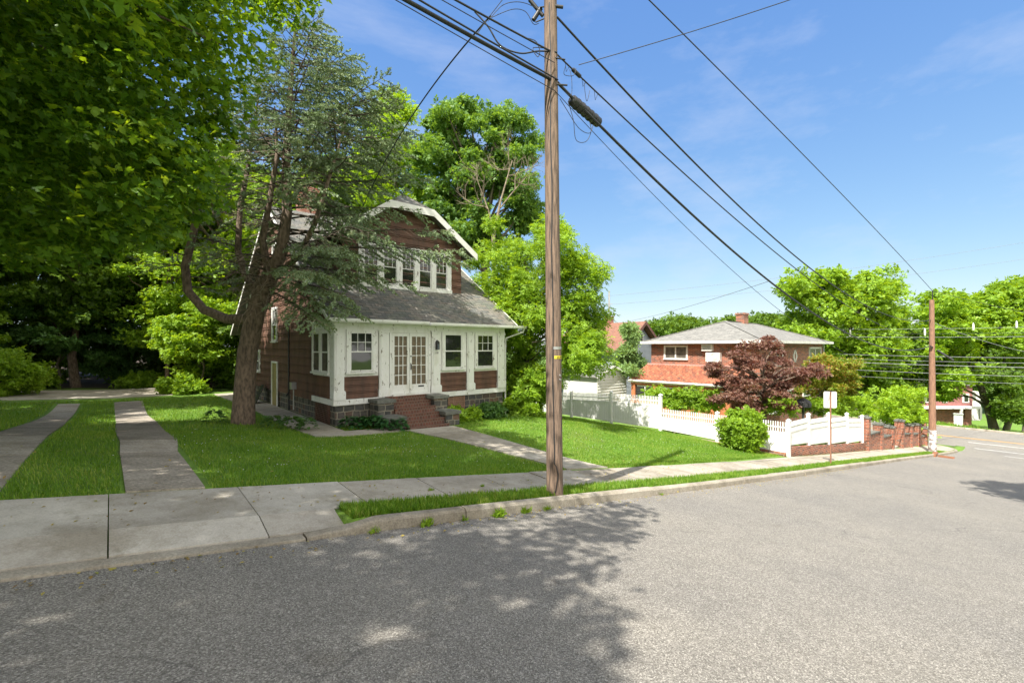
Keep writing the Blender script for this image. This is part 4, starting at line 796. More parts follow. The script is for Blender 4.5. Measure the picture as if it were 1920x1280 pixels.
# ------------------------------------------------------------ red house far across the side street
def gp(px, py, Yv): q = P(px, py, Yv); return q
RY = 78.0; q0 = gp(1740, 782, RY); rh = empty('red_house', tuple(q0), 'far red fronted house with white trim seen under the trees past the side street', 'house')
ax = Vector((fy, -fx, 0)); ay = Vector((fx, fy, 0)); zz = q0.z; U = RY / FL
def rb(name, x0, x1, z0, z1, d0, d1, mat, par):
    mb = MB(); o_ = Vector((q0.x, q0.y, 0)); o_ = o_ - ax * ((1740 - 960) * U) ; c = [o_ + ax * ((x - 960) * U) + ay * d for x, d in ((x0, d0), (x1, d0), (x1, d1), (x0, d1))]; lo = CZ + (FH - z0) * U; hi = CZ + (FH - z1) * U
    mb.add([(v.x, v.y, lo) for v in c] + [(v.x, v.y, hi) for v in c], [(0, 3, 2, 1), (4, 5, 6, 7), (0, 1, 5, 4), (1, 2, 6, 5), (2, 3, 7, 6), (3, 0, 4, 7)]); return mb.build(name, mat, par)
redm = simple('faded_red_siding', (.3, .12, .11), (.22, .09, .085), 2)
rb('wall', 1715, 1822, 806, 762, 0, 7, M['brick'], rh); rb('upper_wall', 1718, 1819, 760, 722, -.4, 7, redm, rh); rb('roof', 1708, 1828, 722, 708, -.8, 7.5, M['roof2'], rh); rb('eave_board', 1714, 1823, 764, 760, -1.6, -.3, M['white'], rh)
for a, b_ in ((1762, 1772), (1800, 1812), (1730, 1740)): w_ = rb('window', a, b_, 754, 737, -.5, -.39, M['white'], rh); rb('pane', a + 2.5, b_ - 2.5, 752, 740, -.53, -.5, M['glass'], w_)
d_ = rb('door', 1808, 1817, 783, 764, -.15, -.01, M['rustpost'], rh)
for x in (1785, 1820): rb('porch_column', x, x + 4, 783, 764, -1.55, -1.3, M['white'], rh)
rb('side_wing', 1822, 1850, 790, 735, 1, 7, M['white'], rh)
# ------------------------------------------------------------ utility poles
N1 = Vector((5.42, 5.42, 0)); zp = Hs(5.62, 5.28); q1 = empty('utility_pole', (5.62, 5.28, zp), 'tall weathered wooden utility pole standing in the grass strip, carrying cables', 'utility pole')
mb = MB(); top = P(1029, -330, 8.0); bot = Vector((5.62, 5.28, zp - .3)); pts = [bot.lerp(top, i / 14) for i in range(15)]; mb.tube(pts, [.142 - .042 * i / 14 for i in range(15)], 20); mb.build('shaft', M['pole'], q1)
def polept(z): return bot.lerp(top, (z - bot.z) / (top.z - bot.z))
tocam = Vector((-.661, -.75, 0)); rgt = Vector((.75, -.661, 0))
mb = MB(); cv = []
for z in np.linspace(zp + .55, 8, 22): q = polept(z); cv.append(q + tocam * (.138 - .004 * z) + rgt * (-.02 + .008 * math.sin(z * 3)))
mb.tube(cv, .011, 6); q = polept(zp + .5); mb.tube([cv[0], cv[0] + rgt * .03 + Vector((0, 0, -.04)), q + tocam * .15 + rgt * .05 - Vector((0, 0, .12)), q + tocam * .16 - Vector((0, 0, .42))], .008, 6); mb.build('ground_wire', M['cable'], q1)
def tagplate(zc, h, mat, w0=-.2, w1=1.05, name='tag'):
    V = []; F = []; q = polept(zc); r = .142 - .042 * (zc - bot.z) / (top.z - bot.z) + .004
    for i in range(9):
        a = w0 + (w1 - w0) * i / 8; d = tocam * math.cos(a) + rgt * math.sin(a); V += [q + d * r + Vector((0, 0, -h / 2)), q + d * r + Vector((0, 0, h / 2))]
    F = [(2 * i, 2 * i + 2, 2 * i + 3, 2 * i + 1) for i in range(8)]; mb = MB(); mb.add(V, F); return mb.build(name, mat, q1)
tagplate(2.08, .045, M['metal'], -.1, 1.3); yt = tagplate(1.925, .05, simple('yellow_tag', (.75, .6, .04), (.7, .55, .04), 3, .4), -.0, 1.25)
q = polept(1.925); r = .139
for i, a in enumerate((.35, .55, .8, 1.0)): d = tocam * math.cos(a) + rgt * math.sin(a); mb = MB(); mb.bar(q + d * (r + .003) - Vector((0, 0, .015)), q + d * (r + .003) + Vector((0, 0, .015)), .012, .002, tuple(d)); mb.build('tag_mark', M['dark'], yt)
for z in (1.62, 1.55): q = polept(z); d = tocam * .7 + rgt * .7; mb = MB(); mb.tube([q + d * .13, q + d * .15], .018, 8); mb.build('nail_plate', M['metal'], q1)
# hardware up high
def hw(px, py, dx, dy, r=.03): a = P(px, py, 7.95); b = P(px + dx, py + dy, 7.95); return a, b
mb = MB(); mb.tube(hw(1018, 30, -25, -30), .035, 8); mb.tube(hw(1000, 38, 14, -22), .04, 8); mb.tube([P(1012, 14, 7.9), P(1046, 10, 7.9)], .012, 5); mb.tube([P(1040, 12, 7.85), P(1056, 14, 7.85)], .03, 6); mb.tube(hw(1004, 42, 24, -10), .012, 5); mb.tube([P(1036, 108, 7.8), P(1060, 112, 7.8)], .014, 5); mb.tube([P(1036, 158, 7.8), P(1064, 160, 7.8)], .016, 5); mb.build('bracket', M['dark'], q1)
N2x, N2y = 37.5, 3.85; z2 = float(p(N2x)) + .15; q2 = empty('utility_pole', (N2x, N2y, z2), 'reddish wooden utility pole at the street corner with a pale scuffed base', 'utility pole')
mb = MB(); mb.tube([(N2x, N2y, z2 - .3), (N2x - .05, N2y + .03, 4.95)], [.19, .12], 14); mb.build('shaft', M['polered'], q2); mb = MB(); mb.tube([(N2x, N2y, z2 - .05), (N2x - .004, N2y, z2 + 1.35)], [.197, .188], 14, False); mb.build('base_wrap', simple('scuffed_paint', (.6, .6, .6), (.25, .2, .18), 5, .8, .2, lo=.45, hi=.55), q2)
mb = MB(); mb.tube([(N2x - .05, N2y, 4.9), (N2x - .05, N2y, 5.5)], .03, 6); mb.build('top_pin', M['dark'], q2); mb = MB(); mb.tube([(N2x - .35, N2y, 2.1), (N2x + .35, N2y, 2.05)], .05, 6); mb.build('bracket', M['dark'], q2); mb = MB(); mb.tube([(N2x, N2y - .2, 1.9), (N2x + .1, N2y - .9, 1.3)], .06, 6); mb.build('bracket', M['dark'], q2)
# pole with crossarms beyond the brick house, on the side street
q3p = P(1508, 650, 52); z3 = float(p(q3p.x)) if q3p.x < 60 else -5; q3 = empty('utility_pole', (q3p.x, q3p.y, z3), 'distant utility pole with crossarms and insulators above the brick house roof', 'utility pole')
mb = MB(); mb.tube([(q3p.x, q3p.y, z3), (q3p.x, q3p.y, 5.7)], [.18, .13], 10); mb.build('shaft', M['polered'], q3); mb = MB()
for z, l in ((5.0, 1.5), (3.3, 1.7)): a = Vector((q3p.x, q3p.y, z)); mb.bar(a - rgt * l, a + rgt * l, .12, .12)
mb.build('crossarm', M['cableg'], q3); mb = MB()
for z, l in ((5.0, 1.4), (3.3, 1.6)):
    for k in (-1, -.55, .55, 1): a = Vector((q3p.x, q3p.y, z)) + rgt * l * k; mb.tube([a + Vector((0, 0, .06)), a + Vector((0, 0, .35))], [.09, .06], 8)
mb.build('insulator', M['white'], q3)
# far slender mast
fm = P(1142, 650, 120); mb = MB(); mb.tube([(fm.x, fm.y, -8), (fm.x, fm.y, 2.1 + 105 / FL * 120)], [.45, .25], 8); 
for z in (80, 52, 20): a = Vector((fm.x, fm.y, 2.1 + z / FL * 120)); mb.bar(a - rgt * .9, a + rgt * .9, .15, .15)
tag(mb.build('transmission_mast', M['metal']), 'thin pale transmission mast far away left of the brown gable roof', 'mast')
# ------------------------------------------------------------ cables
def sag3(P0, Pm, P2, n=40):
    "span from P0 to P2 whose height follows a parabola through Pm"
    P0, Pm, P2 = Vector(P0), Vector(Pm), Vector(P2); d = P2 - P0; d2 = Vector((d.x, d.y)); f = ((Pm.x - P0.x) * d2.x + (Pm.y - P0.y) * d2.y) / d2.length_squared; zl = P0.z + d.z * f; k = (Pm.z - zl) / (f * (1 - f)); return [P0 + d * t + Vector((0, 0, k * t * (1 - t))) for t in np.linspace(0, 1, n)]
def span(P0, sag, P2, n=40): P0, P2 = Vector(P0), Vector(P2); return [P0.lerp(P2, t) - Vector((0, 0, 4 * sag * t * (1 - t))) for t in np.linspace(0, 1, n)]
def wire(name, label, pts, r, mat='cable', group='cables on the near pole', n=6): mb = MB(); mb.tube(pts, r, n); return tag(mb.build(name, M[mat]), label, 'cable', group)
def pl(px, py, Y=7.9): return P(px, py, Y)
W_ = Vector((-30, 5.6, 0)); t5 = 5.35
def leftw(start, mid, zend, off=0): return sag3(start, on_t(mid[0], mid[1], 5.4 + off * .2), Vector((-30, 5.4 + off, zend)), 60)
def rightw(start, mid, end): f = None; a = Vector(start); e = Vector(end); 
def rw(start, midpx, end):
    a, e = Vector(start), Vector(end); d = e - a
    # place on the vertical plane through both ends that the pixel ray meets
    r = dirpx(*midpx); n = np.array([-d.y, d.x]); t = (n[0] * a.x + n[1] * a.y) / (n[0] * r[0] + n[1] * r[1]); return sag3(a, P(midpx[0], midpx[1], t), e, 60)
e2 = lambda py, dt=0: P(1745, py, 27.6) + Vector((0, dt, 0))
A = pl(1046, 156); wire('cable', 'thick black cable bundle running from the near pole up the hill overhead', leftw(A, (760, 0), 10.6), .03); wire('cable', 'thick black main cable from the near pole down to the corner pole', rw(A, (1440, 525), e2(648)), .026)
A = pl(1046, 150, 7.8); wire('cable', 'second black cable lashed just above the thick bundle left of the near pole', leftw(A, (775, 0), 10.7, -.1), .014)
B = pl(1045, 103); wire('cable', 'upper knotted cable left of the near pole below its top bracket', leftw(B, (830, -12), 11.3, .1), .016); BW = rw(B, (1300, 341), e2(640, .1)); wire('cable', 'middle black cable between the splice box and the twisted line', BW, .014)
Cc = pl(1045, 33); tw = rw(Cc, (1300, 303), e2(600)); wire('cable', 'heavy twisted service cable highest on the right of the near pole', tw, .019)
mb = MB(); mb.tube([q + Vector((.012 * math.sin(i * 2.2), .0, .014 * math.cos(i * 2.2))) for i, q in enumerate([tw[0].lerp(tw[-1], 0) if 0 else tw[int(k // 8)].lerp(tw[min(59, int(k // 8) + 1)], (k % 8) / 8) for k in range(8 * 59)])], .011, 5); tag(mb.build('cable', M['cable']), 'thin wire wound around the heavy twisted service cable', 'cable', 'cables on the near pole')
pr0 = Vector((5.3, 5.5, 9.85)); wire('power_line', 'high bare power line crossing the sky from overhead to the corner pole top', rw(pr0, (1300, 83), (N2x - .05, N2y, 5.5)), .013)
wire('power_line', 'bare power line running uphill from the near pole top', span(pr0, .8, (-30, 5.5, 13.2)), .012)
wire('power_line', 'bare power line past the corner pole top into the trees', span((N2x - .05, N2y, 5.5), .3, (58, -6, 3.2)), .014)
wire('service_wire', 'thin service wire rising from the near pole across the street to the right', span(pl(1085, 122, 8.0), .05, P(1640, -55, 7.6)), .008)
Dd = P(920, 30, 7.2); dw = sag3(Dd, P(811, 180, 9.5), (6.0, 15.2, 5.6)); wire('service_wire', 'black service cable dropping from the pole line to the shingled house', dw, .013)
wire('service_wire', 'short lead rising to the top from the house service cable', [P(893, 66, 7.35), P(915, 35, 7.3), P(942, 0, 7.2), P(965, -30, 7.1)], .006)
E = pl(1040, 170, 7.75); wire('thin_wire', 'thin wire left of the near pole running below the thick bundle', leftw(E, (727, 0), 9.9, .05), .007); wire('thin_wire', 'hair thin wire right of the near pole sagging below the splice box', rw(E, (1260, 400), e2(668)), .006)
E = pl(1040, 118, 7.75); wire('thin_wire', 'thin wire between the upper cables left of the near pole', leftw(E, (815, 0), 10.9), .007)
def loop(label, pts, r=.006, Yd=7.7):
    V = [P(a, b, Yd + .02 * i) for i, (a, b) in enumerate(pts)]; out = []
    for i in range(len(V) - 1):
        p0, p1, p2, p3 = V[max(i - 1, 0)], V[i], V[i + 1], V[min(i + 2, len(V) - 1)]
        for t in np.linspace(0, 1, 7)[:-1 if i < len(V) - 2 else None]: out.append(.5 * ((2 * p1) + (p2 - p0) * t + (2 * p0 - 5 * p1 + 4 * p2 - p3) * t * t + (3 * p1 - p0 - 3 * p2 + p3) * t ** 3))
    wire('slack_loop', label, out, r, 'cable', 'slack wire loops at the near pole', 5)
loop('heavy slack cable looping under the upper line left of the near pole', [(890, 22), (915, 50), (938, 85), (975, 100), (1010, 96), (1045, 98)], .014)
loop('thin loop hanging from the left bracket of the near pole', [(922, 33), (960, 18), (985, 22), (1000, 45), (1010, 44)], .006)
loop('thin wire arching above the left bracket', [(915, 40), (940, 12), (965, 4), (990, 8), (1015, 22)], .006)
loop('big round slack loop hanging below the splice box', [(1065, 190), (1075, 225), (1080, 262), (1098, 266), (1108, 248), (1106, 230)], .006, 8.0)
loop('slack wire from the pole under the splice box', [(1050, 185), (1062, 205), (1085, 240), (1105, 250), (1112, 235)], .006, 8.0)
loop('small loop between the two upper lines right of the pole', [(1060, 125), (1058, 140), (1075, 142), (1080, 128)], .005, 8.0)
loop('drop wires under the upper splice right of the pole', [(1095, 155), (1100, 190), (1106, 170)], .005, 8.1)
loop('tangled tie wires left of the pole on the upper line', [(990, 72), (1005, 78), (1012, 95), (1008, 107), (1000, 90), (1030, 92)], .007)
loop('curl of wire beside the pole above the thick bundle', [(1050, 160), (1070, 180), (1072, 150), (1068, 130)], .005, 8.0)
# splice box hung on the main cable
mpt = rw(pl(1046, 156), (1440, 525), e2(648)); ii = [i for i, q in enumerate(mpt)][1:]; a = P(1070, 186, 8.15); b_ = P(1124, 232, 8.75); d = (b_ - a).normalized()
mb = MB(); mb.tube([a, a + d * .03, a + d * .05, b_ - d * .05, b_ - d * .03, b_], [.05, .085, .095, .095, .085, .05], 12)
for k in (.2, .35, .5, .65, .8): q = a.lerp(b_, k); mb.tube([q - d * .012, q + d * .012], .104, 12)
tag(mb.build('splice_box', M['dark']), 'ribbed black cable splice case hanging right of the near pole', 'splice case')
mb = MB(); q = BW[0].lerp(BW[1], .9); dq = (BW[1] - BW[0]).normalized(); mb.tube([q - dq * .12, q - dq * .1, q + dq * .1, q + dq * .12], [.018, .035, .035, .018], 8); [mb.tube([q + dq * o_, q + dq * (o_ + .03) + Vector((0, 0, -.12 - .1 * abs(o_))), q + dq * (o_ + .1) + Vector((0, 0, -.02))], .005, 4) for o_ in (-.6, -.3, .15, .5)]; tag(mb.build('line_clamp', M['dark']), 'small clamp with tie wires on the upper line right of the pole', 'clamp')
# lines along the side street
for i, (z0_, z1_, r, mt) in enumerate(((1.75, 1.75, .022, 'cableg'), (1.3, 1.3, .018, 'cableg'), (.95, .9, .03, 'cableg'), (.6, .55, .018, 'cable'), (.15, .2, .022, 'cableg'), (-.5, -.4, .016, 'cableg'), (4.4, 4.3, .014, 'cableg'), (3.6, 3.5, .02, 'cableg'), (4.0, 3.7, .016, 'cable'))):
    lab = ['pale line fourth from the top over the side street', 'pale line fifth from the top over the side street', 'thickest pale cable over the side street', 'dark cable just under the thickest pale one', 'pale line second from the bottom over the side street', 'lowest line over the side street', 'topmost thin line over the side street', 'white topped line with insulators over the side street', 'dark thin line beside the insulators over the side street'][i]
    wire('street_line', lab, span((58.2, 18.5, z0_ - .25), .5, (58.2, -22, z1_ + .1), 30), r, mt, 'lines over the side street', 5)
for px, py in ((1825, 612), (1906, 608), (1734, 622), (1594, 624)): q = P(px, py, 48); mb = MB(); mb.tube([q + Vector((0, 0, -.38)), q + Vector((0, 0, -.1)), q + Vector((0, 0, .25)), q + Vector((0, 0, .4))], [.07, .1, .07, .02], 8); tag(mb.build('line_insulator', M['white']), {1825: 'white insulator hanging on the street line just right of the corner pole', 1906: 'white insulator on the street line at the right edge of the photo', 1734: 'white insulator on the line just left of the corner pole', 1594: 'white insulator on the line above the maple and the sign'}[px], 'insulator', 'insulators on the street line')
wire('service_wire', 'pale guy wire descending right from the corner pole', span((N2x, N2y, 3.6), .3, P(1960, 665, 40)), .02, 'cableg', None); wire('service_wire', 'wire crossing the sky above the gabled house to the main cable', span(P(1172, 603, 39), .15, P(1442, 527, 15.5)), .01, 'cableg', None)
wire('power_line', 'faint distant high line across the sky at right', span(P(1080, 575, 110), 1.2, P(1960, 480, 110)), .03, 'cableg', 'far transmission lines'); wire('power_line', 'faint distant lower line across the sky at right', span(P(1080, 560, 110), 1.2, P(1960, 448, 110)), .03, 'cableg', 'far transmission lines')
# ------------------------------------------------------------ street sign seen from behind, utility box, grill
sg = on_t(1557, 871, 1); ss = 21.0; st = float(tc(ss)) + .38; zs_ = Hs(ss, st); sg = empty('street_sign', (ss, st, zs_), 'small white road sign seen from behind on a rusty post by the kerb', 'sign')
mb = MB(); mb.bar((ss, st, zs_ - .3), (ss - .03, st, .36), .05, .04, (0, 1, 0)); mb.build('post', M['rustpost'], sg)
mb = MB(); nrm = Vector((.8, .6, 0)).normalized(); tx = Vector((-nrm.y, nrm.x, 0)); c = Vector((ss - .02, st, .04)) + nrm * .04; pts = []
for cx_, cz_ in ((1, 1), (-1, 1), (-1, -1), (1, -1)):
    for k in range(5): a = math.atan2(cz_, cx_) - R(45) + k * R(22.5); pts.append(c + tx * (cx_ * .18 + .05 * math.cos(a)) + Vector((0, 0, cz_ * .27 + .05 * math.sin(a))))
mb.prism(pts, nrm * .006); mb.build('plate', M['signback'], sg)
q = P(1797, 800, 44); ub = empty('utility_cabinet', (q.x, q.y, q.z), 'pale utility cabinet standing on the grass across the side street', 'cabinet'); mb = MB(); mb.box(q.x - .28, q.x + .28, q.y - .3, q.y + .3, q.z - .5, q.z + 1.2); mb.build('body', M['white'], ub); mb = MB(); mb.box(q.x - .33, q.x + .33, q.y - .35, q.y + .35, q.z + 1.2, q.z + 1.28); mb.build('lid', M['signback'], ub)
q = on_t(1506, 758, 7.6); mb = MB(); mb.tube([q + Vector((0, 0, -.12)), q + Vector((0, 0, .05)), q + Vector((0, 0, .22)), q + Vector((0, 0, .33))], [.34, .37, .27, .05], 14); mb.tube([q + Vector((0, 0, -2)), q + Vector((0, 0, -.1))], .05, 6); tag(mb.build('covered_grill', M['dark']), 'round black covered grill showing above the white side fence', 'grill')
# ------------------------------------------------------------ vegetation
rng = np.random.RandomState(77)
# big maple whose crown hangs over the left of the view
mr_ = empty('maple_tree', (-6.2, 8.6, Hs(-6.2, 8.6)), 'huge dark green maple crown overhanging the top left of the view', 'tree')
cc = clumps(rng, 330, (-4.6, 8.3, 8.0), (6.6, 7.2, 5.2), .4, .3)
cc = cc[(cc[:, 2] > 3.4)]
dcam = np.linalg.norm(cc[:, :2], axis=1); cc = cc[(dcam > 5.0) | (cc[:, 2] > 8)]
def inview(q):
    rel = q - np.array([0, 0, CZ]); Yc = rel[:, 0] * fx + rel[:, 1] * fy; Xc = rel[:, 0] * fy - rel[:, 1] * fx; Yc = np.maximum(Yc, .01); return 960 + FL * Xc / Yc, FH - FL * rel[:, 2] / Yc, Yc
vx, vy, vY = inview(cc)
keep = ~((vY > .5) & (vx > 430 - .35 * np.maximum(0, vy - 150)) & (vx < 2400) & (vy > -60)); keep &= ~((vY > .5) & (vy > 520) & (vx > -300)); cc = cc[keep]
ex = []
for px in range(-60, 440, 52):
    for py in range(-20, 470, 56):
        lim = 470 - .38 * max(0, py - 120)
        if px < lim: Yd = 6.8 + 4.5 * rng.rand(); ex.append(P(px + rng.normal() * 22, py + rng.normal() * 20, Yd))
for px in range(440, 600, 40): ex.append(P(px, -30 + rng.rand() * 45, 10.5))
cc = np.vstack([cc, np.array([tuple(e) for e in ex])])
SHE = (np.array([-3, 1, 2, 2.7, 3.5, 4.5, 5.2, 6, 7, 9, 12, 15, 18, 26]), np.array([1.5, 3.0, 3.2, 4.6, 3.9, 3.7, 3.9, 6.4, 9.6, 10, 9.4, 8.6, 8, 7]))
up = []
while len(up) < 690:
    z = rng.uniform(8.2, 13.2); h = z + .3; gt_ = rng.uniform(-1.5, 26) if len(up) < 600 else rng.uniform(-1.5, 4.8); e = np.interp(gt_, *SHE) - .6 - (13 if gt_ < 16 else 3.2) * rng.rand() ** .8; q = (e - .74 * h, gt_ - .2 * h, z)
    up.append(q)
up = np.array(up); ux, uy, uY = inview(up); up = up[~((uY > .3) & (ux > -200) & (ux < 2300) & (uy > -150 - 800 / np.maximum(uY, 1)) & ~((ux < 400) & (uy < 330) & (uY > 7)))]
pu = fill(rng, up, 140, .8 * (.7 + .5 * rng.rand(len(up))), .5)
pts = fill(rng, cc, 190, .85 * (.7 + .5 * rng.rand(len(cc))), .5)
az_ = rng.normal(size=(len(pts), 3)) + np.array([.7, -.3, -1.1])
scatter('crown', MAPLE[0], MAPLE[1], pts, rots(rng, len(pts), .65, (.15, -.15, 1), az_), .14 * (.6 + .7 * rng.rand(len(pts))), M['maple'], mr_)
scatter('crown', MAPLE[0], MAPLE[1], pu, rots(rng, len(pu), .65), .17 * (.6 + .7 * rng.rand(len(pu))), M['maple'], mr_)
mb = MB(); limbs(mb, rng, (-6.2, 8.6, Hs(-6.2, 8.6)), (-5.2, 8.5, 12), .34, np.vstack([cc, up]), 80, .07); mb.build('trunk', M['bark'], mr_)
# blue spruce in front of the house
Yt = 13.95; base = P(455, 800, Yt); base.z = Hs(base.x, base.y); spr = empty('blue_spruce', tuple(base), 'tall blue green spruce with several stems and long drooping boughs before the shingled house', 'tree')
stems = [([(455, 805, 0), (458, 740, 0), (464, 660, 0), (478, 590, 0), (505, 520, 0), (528, 470, -.1), (538, 400, -.1), (537, 300, 0), (542, 200, 0), (550, 100, 0), (556, 15, 0)], [.36, .3, .28, .28, .25, .18, .15, .12, .09, .05, .02]),
         ([(470, 598, 0), (425, 598, .1), (382, 580, .2), (352, 545, .2), (347, 500, .2), (362, 440, .2), (374, 370, .2), (392, 290, .2), (405, 210, .2), (415, 140, .2)], [.17, .15, .14, .13, .12, .11, .09, .06, .04, .02]),
         ([(490, 560, 0), (462, 520, .2), (446, 470, .3), (450, 390, .3), (464, 320, .3), (478, 230, .3), (490, 140, .3)], [.13, .11, .1, .085, .065, .04, .015]),
         ([(505, 520, 0), (492, 450, -.2), (505, 380, -.2), (520, 290, -.2), (515, 200, -.2)], [.12, .1, .08, .06, .02]),
         ([(515, 520, -.1), (560, 480, -.4), (590, 420, -.5), (615, 340, -.5), (640, 260, -.4), (655, 190, -.3)], [.1, .085, .07, .05, .03, .015])]
tm = MB(); SP = []
for pts_, rad in stems:
    q = [P(a, b, Yt + c * 2) for a, b, c in pts_]
    if pts_[0][1] > 800: q[0].z = base.z - .3
    tm.tube(q, rad, 10); SP.append(q)
tm.tube([P(455, 812, Yt), P(455, 785, Yt)], [.44, .31], 10)
tw_p, tw_d, tw_s = [], [], []; bmb = MB(); dead = MB()
def spray(a, d, L, droop, dense, up=0):
    "one bough: curved limb, side twigs lying flat, needle tufts on the outer part"
    n = 7; pts = [Vector(a)]; d = Vector(d).normalized(); q = Vector(a)
    for i in range(n): f = (i + 1) / n; dd = (d + Vector((0, 0, up * (f > .6) * .5 - droop * f))).normalized(); q = q + dd * (L / n); pts.append(q.copy())
    bmb.tube(pts, [.03 * (1 - .85 * i / n) * (.6 + L * .14) for i in range(n + 1)], 5, False)
    nt_ = int(L * 8); ctr = rng.rand(3) * .8 + .2; wid = .06 + .14 * rng.rand(3) * (1 + dense)
    for i in range(nt_):
        f = .18 + .82 * (i + rng.rand()) / nt_; k = min(n - 1, int(f * n)); b = pts[k].lerp(pts[k + 1], f * n - k); dd = (pts[k + 1] - pts[k]).normalized(); side = dd.cross(Vector((0, 0, 1))).normalized() * (1 if i % 2 else -1)
        tl_ = (.25 + .62 * (1 - abs(f - .45))) * min(1, L / 3 + .3) * (.7 + .5 * rng.rand()); td_ = (dd * .75 + side * .8 + Vector((0, 0, -.28 - .35 * rng.rand()))).normalized(); e = b + td_ * tl_
        (bmb if rng.rand() < dense else dead).tube([b, e], [.007, .003], 3, False)
        if rng.rand() > (min(1, dense * 1.5) if (np.abs(ctr - f) < wid).any() or f > .9 else dense * .25 + (dense > .8) * .35): continue
        m_ = max(2, int(tl_ / .1))
        for j in range(m_):
            g = .15 + .85 * (j + .5) / m_; tw_p.append(tuple(b.lerp(e, g))); w2 = td_ + Vector(rng.normal(size=3) * .22); tw_d.append(tuple(w2)); tw_s.append(.215 * (.75 + .5 * rng.rand()))
    for j in range(4): tw_p.append(tuple(pts[-1 - (j > 1)])); tw_d.append(tuple(d + Vector(rng.normal(size=3) * .3))); tw_s.append(.22)
rgt_ = Vector((fy, -fx, 0)); fwd_ = Vector((fx, fy, 0))
def stem_boughs(q, z0, z1, step, env, dense, amin=0, amax=2 * math.pi):
    z = z0
    while z < z1:
        for i in range(len(q) - 1):
            if q[i].z <= z < q[i + 1].z:
                a = q[i].lerp(q[i + 1], (z - q[i].z) / (q[i + 1].z - q[i].z)); an = amin + (amax - amin) * rng.rand(); L = env(z, an) * (.7 + .45 * rng.rand())
                if L > .3: spray(a, rgt_ * math.cos(an) + fwd_ * math.sin(an) + Vector((0, 0, .25 if z > 8 else .08)), L, .28 if z < 7 else .12, dense(z, an), .5)
        z += step * (.6 + .8 * rng.rand()) * (1.45 if z < 7.6 else 1)
def env0(z, an):
    base_ = np.interp(z, [3, 5, 7, 9, 11, 12.3], [4.3, 4.5, 4.1, 3.0, 1.6, .5]); c = math.cos(an); return base_ * (.42 + .58 * max(0, c) ** .8 + .12 * abs(math.sin(an)))
den0 = lambda z, an: np.interp(z, [3, 5, 7, 9, 12], [.2, .2, .42, .85, 1.0]) * (.42 + .58 * max(0, .3 + math.cos(an)))if z < 8 else .95
stem_boughs(SP[0], 4.0, 12.4, .06, env0, den0); stem_boughs(SP[4], 6.0, 9.6, .09, lambda z, an: 2.3 * (.7 + .3 * math.cos(an)) * (1 if z < 8.6 else .6), lambda z, an: .85)
stem_boughs(SP[1], 4.0, 9.5, .3, lambda z, an: 1.5, lambda z, an: .2); stem_boughs(SP[2], 5.0, 9.8, .17, lambda z, an: 1.3, lambda z, an: .35); stem_boughs(SP[3], 6.0, 9.2, .2, lambda z, an: 1.3, lambda z, an: .45)
# long low boughs that reach across the house front
for (x0, y0, x1, y1, dY, dn) in ((520, 500, 700, 520, -1.0, .9), (530, 470, 860, 478, -.4, .8), (535, 440, 840, 440, -.2, .6), (520, 510, 770, 540, -.8, .75), (500, 540, 660, 590, -1.6, .95), (510, 520, 640, 560, -1.8, .95), (560, 350, 800, 340, .5, .9), (540, 400, 720, 455, -1.2, .5), (545, 390, 780, 400, -.3, .8), (540, 410, 690, 410, -1.0, .8), (520, 480, 690, 500, -1.4, .85), (540, 330, 740, 300, .4, .9), (505, 545, 600, 615, -2.0, .7), (520, 500, 600, 520, -2.2, .9), (540, 430, 870, 500, -.1, .5), (530, 460, 640, 470, -1.8, .9)):
    a = P(x0, y0, Yt); e = P(x1, y1, Yt + dY * 1.4); d = e - a; spray(a, d.normalized() + Vector((0, 0, .14)), d.length, .27, dn, .2)
# bare hooks and dead twigs round the fork
for i in range(75):
    a = P(470 + rng.rand() * 60, 480 + rng.rand() * 110, Yt - .1); d = rgt_ * (rng.normal() * .7 - .2) + fwd_ * (-abs(rng.normal()) * .7) + Vector((0, 0, rng.normal() * .4)); L = .5 + rng.rand() * .9; m = a + d.normalized() * L * .5; e = m + (d.normalized() + Vector((0, 0, -1.1))).normalized() * L * .5; dead.tube([a, m, e], [.012, .009, .004], 4, False)
tw_p = np.array(tw_p); X_ = np.array(tw_d); X_ /= np.linalg.norm(X_, axis=1)[:, None]; up_ = rng.normal(size=X_.shape); up_ -= X_ * (up_ * X_).sum(1)[:, None]; up_ /= np.linalg.norm(up_, axis=1)[:, None]
scatter('needles', NEEDLE[0], NEEDLE[1], tw_p, np.stack([X_, np.cross(up_, X_), up_], 2), np.array(tw_s), M['spruce'], spr); tm.build('trunk', M['bark'], spr); bmb.build('boughs', M['twig'], spr); dead.build('dead_twigs', M['deadwood'], spr)
# cherry tree right of the house
CB = (14.6, 15.4, Hs(14.6, 15.4))
root = empty('cherry_tree', CB, 'light green leafy tree between the shingled house and the white fence', 'tree'); cl_ = []
for (a, b, Yd, n_, sx_, sy_) in ((960, 490, 21.5, 12, 55, 40), (1050, 500, 19.2, 14, 38, 60), (920, 560, 20.5, 9, 35, 40), (980, 600, 21, 16, 60, 60), (1080, 590, 18.6, 12, 40, 35), (1010, 690, 21.5, 9, 50, 35), (1106, 650, 18.4, 7, 22, 16), (1000, 720, 20, 8, 40, 24), (1078, 665, 18.8, 6, 24, 18), (955, 715, 21.5, 8, 30, 30), (1050, 440, 20, 6, 24, 18), (1100, 530, 19, 4, 18, 25), (990, 560, 20.3, 10, 50, 35)):
    for _ in range(int(n_ * 1.35)): cl_.append(tuple(P(a + rng.normal() * sx_ * .66, b + rng.normal() * sy_ * .66, Yd + rng.normal() * 1.1)))
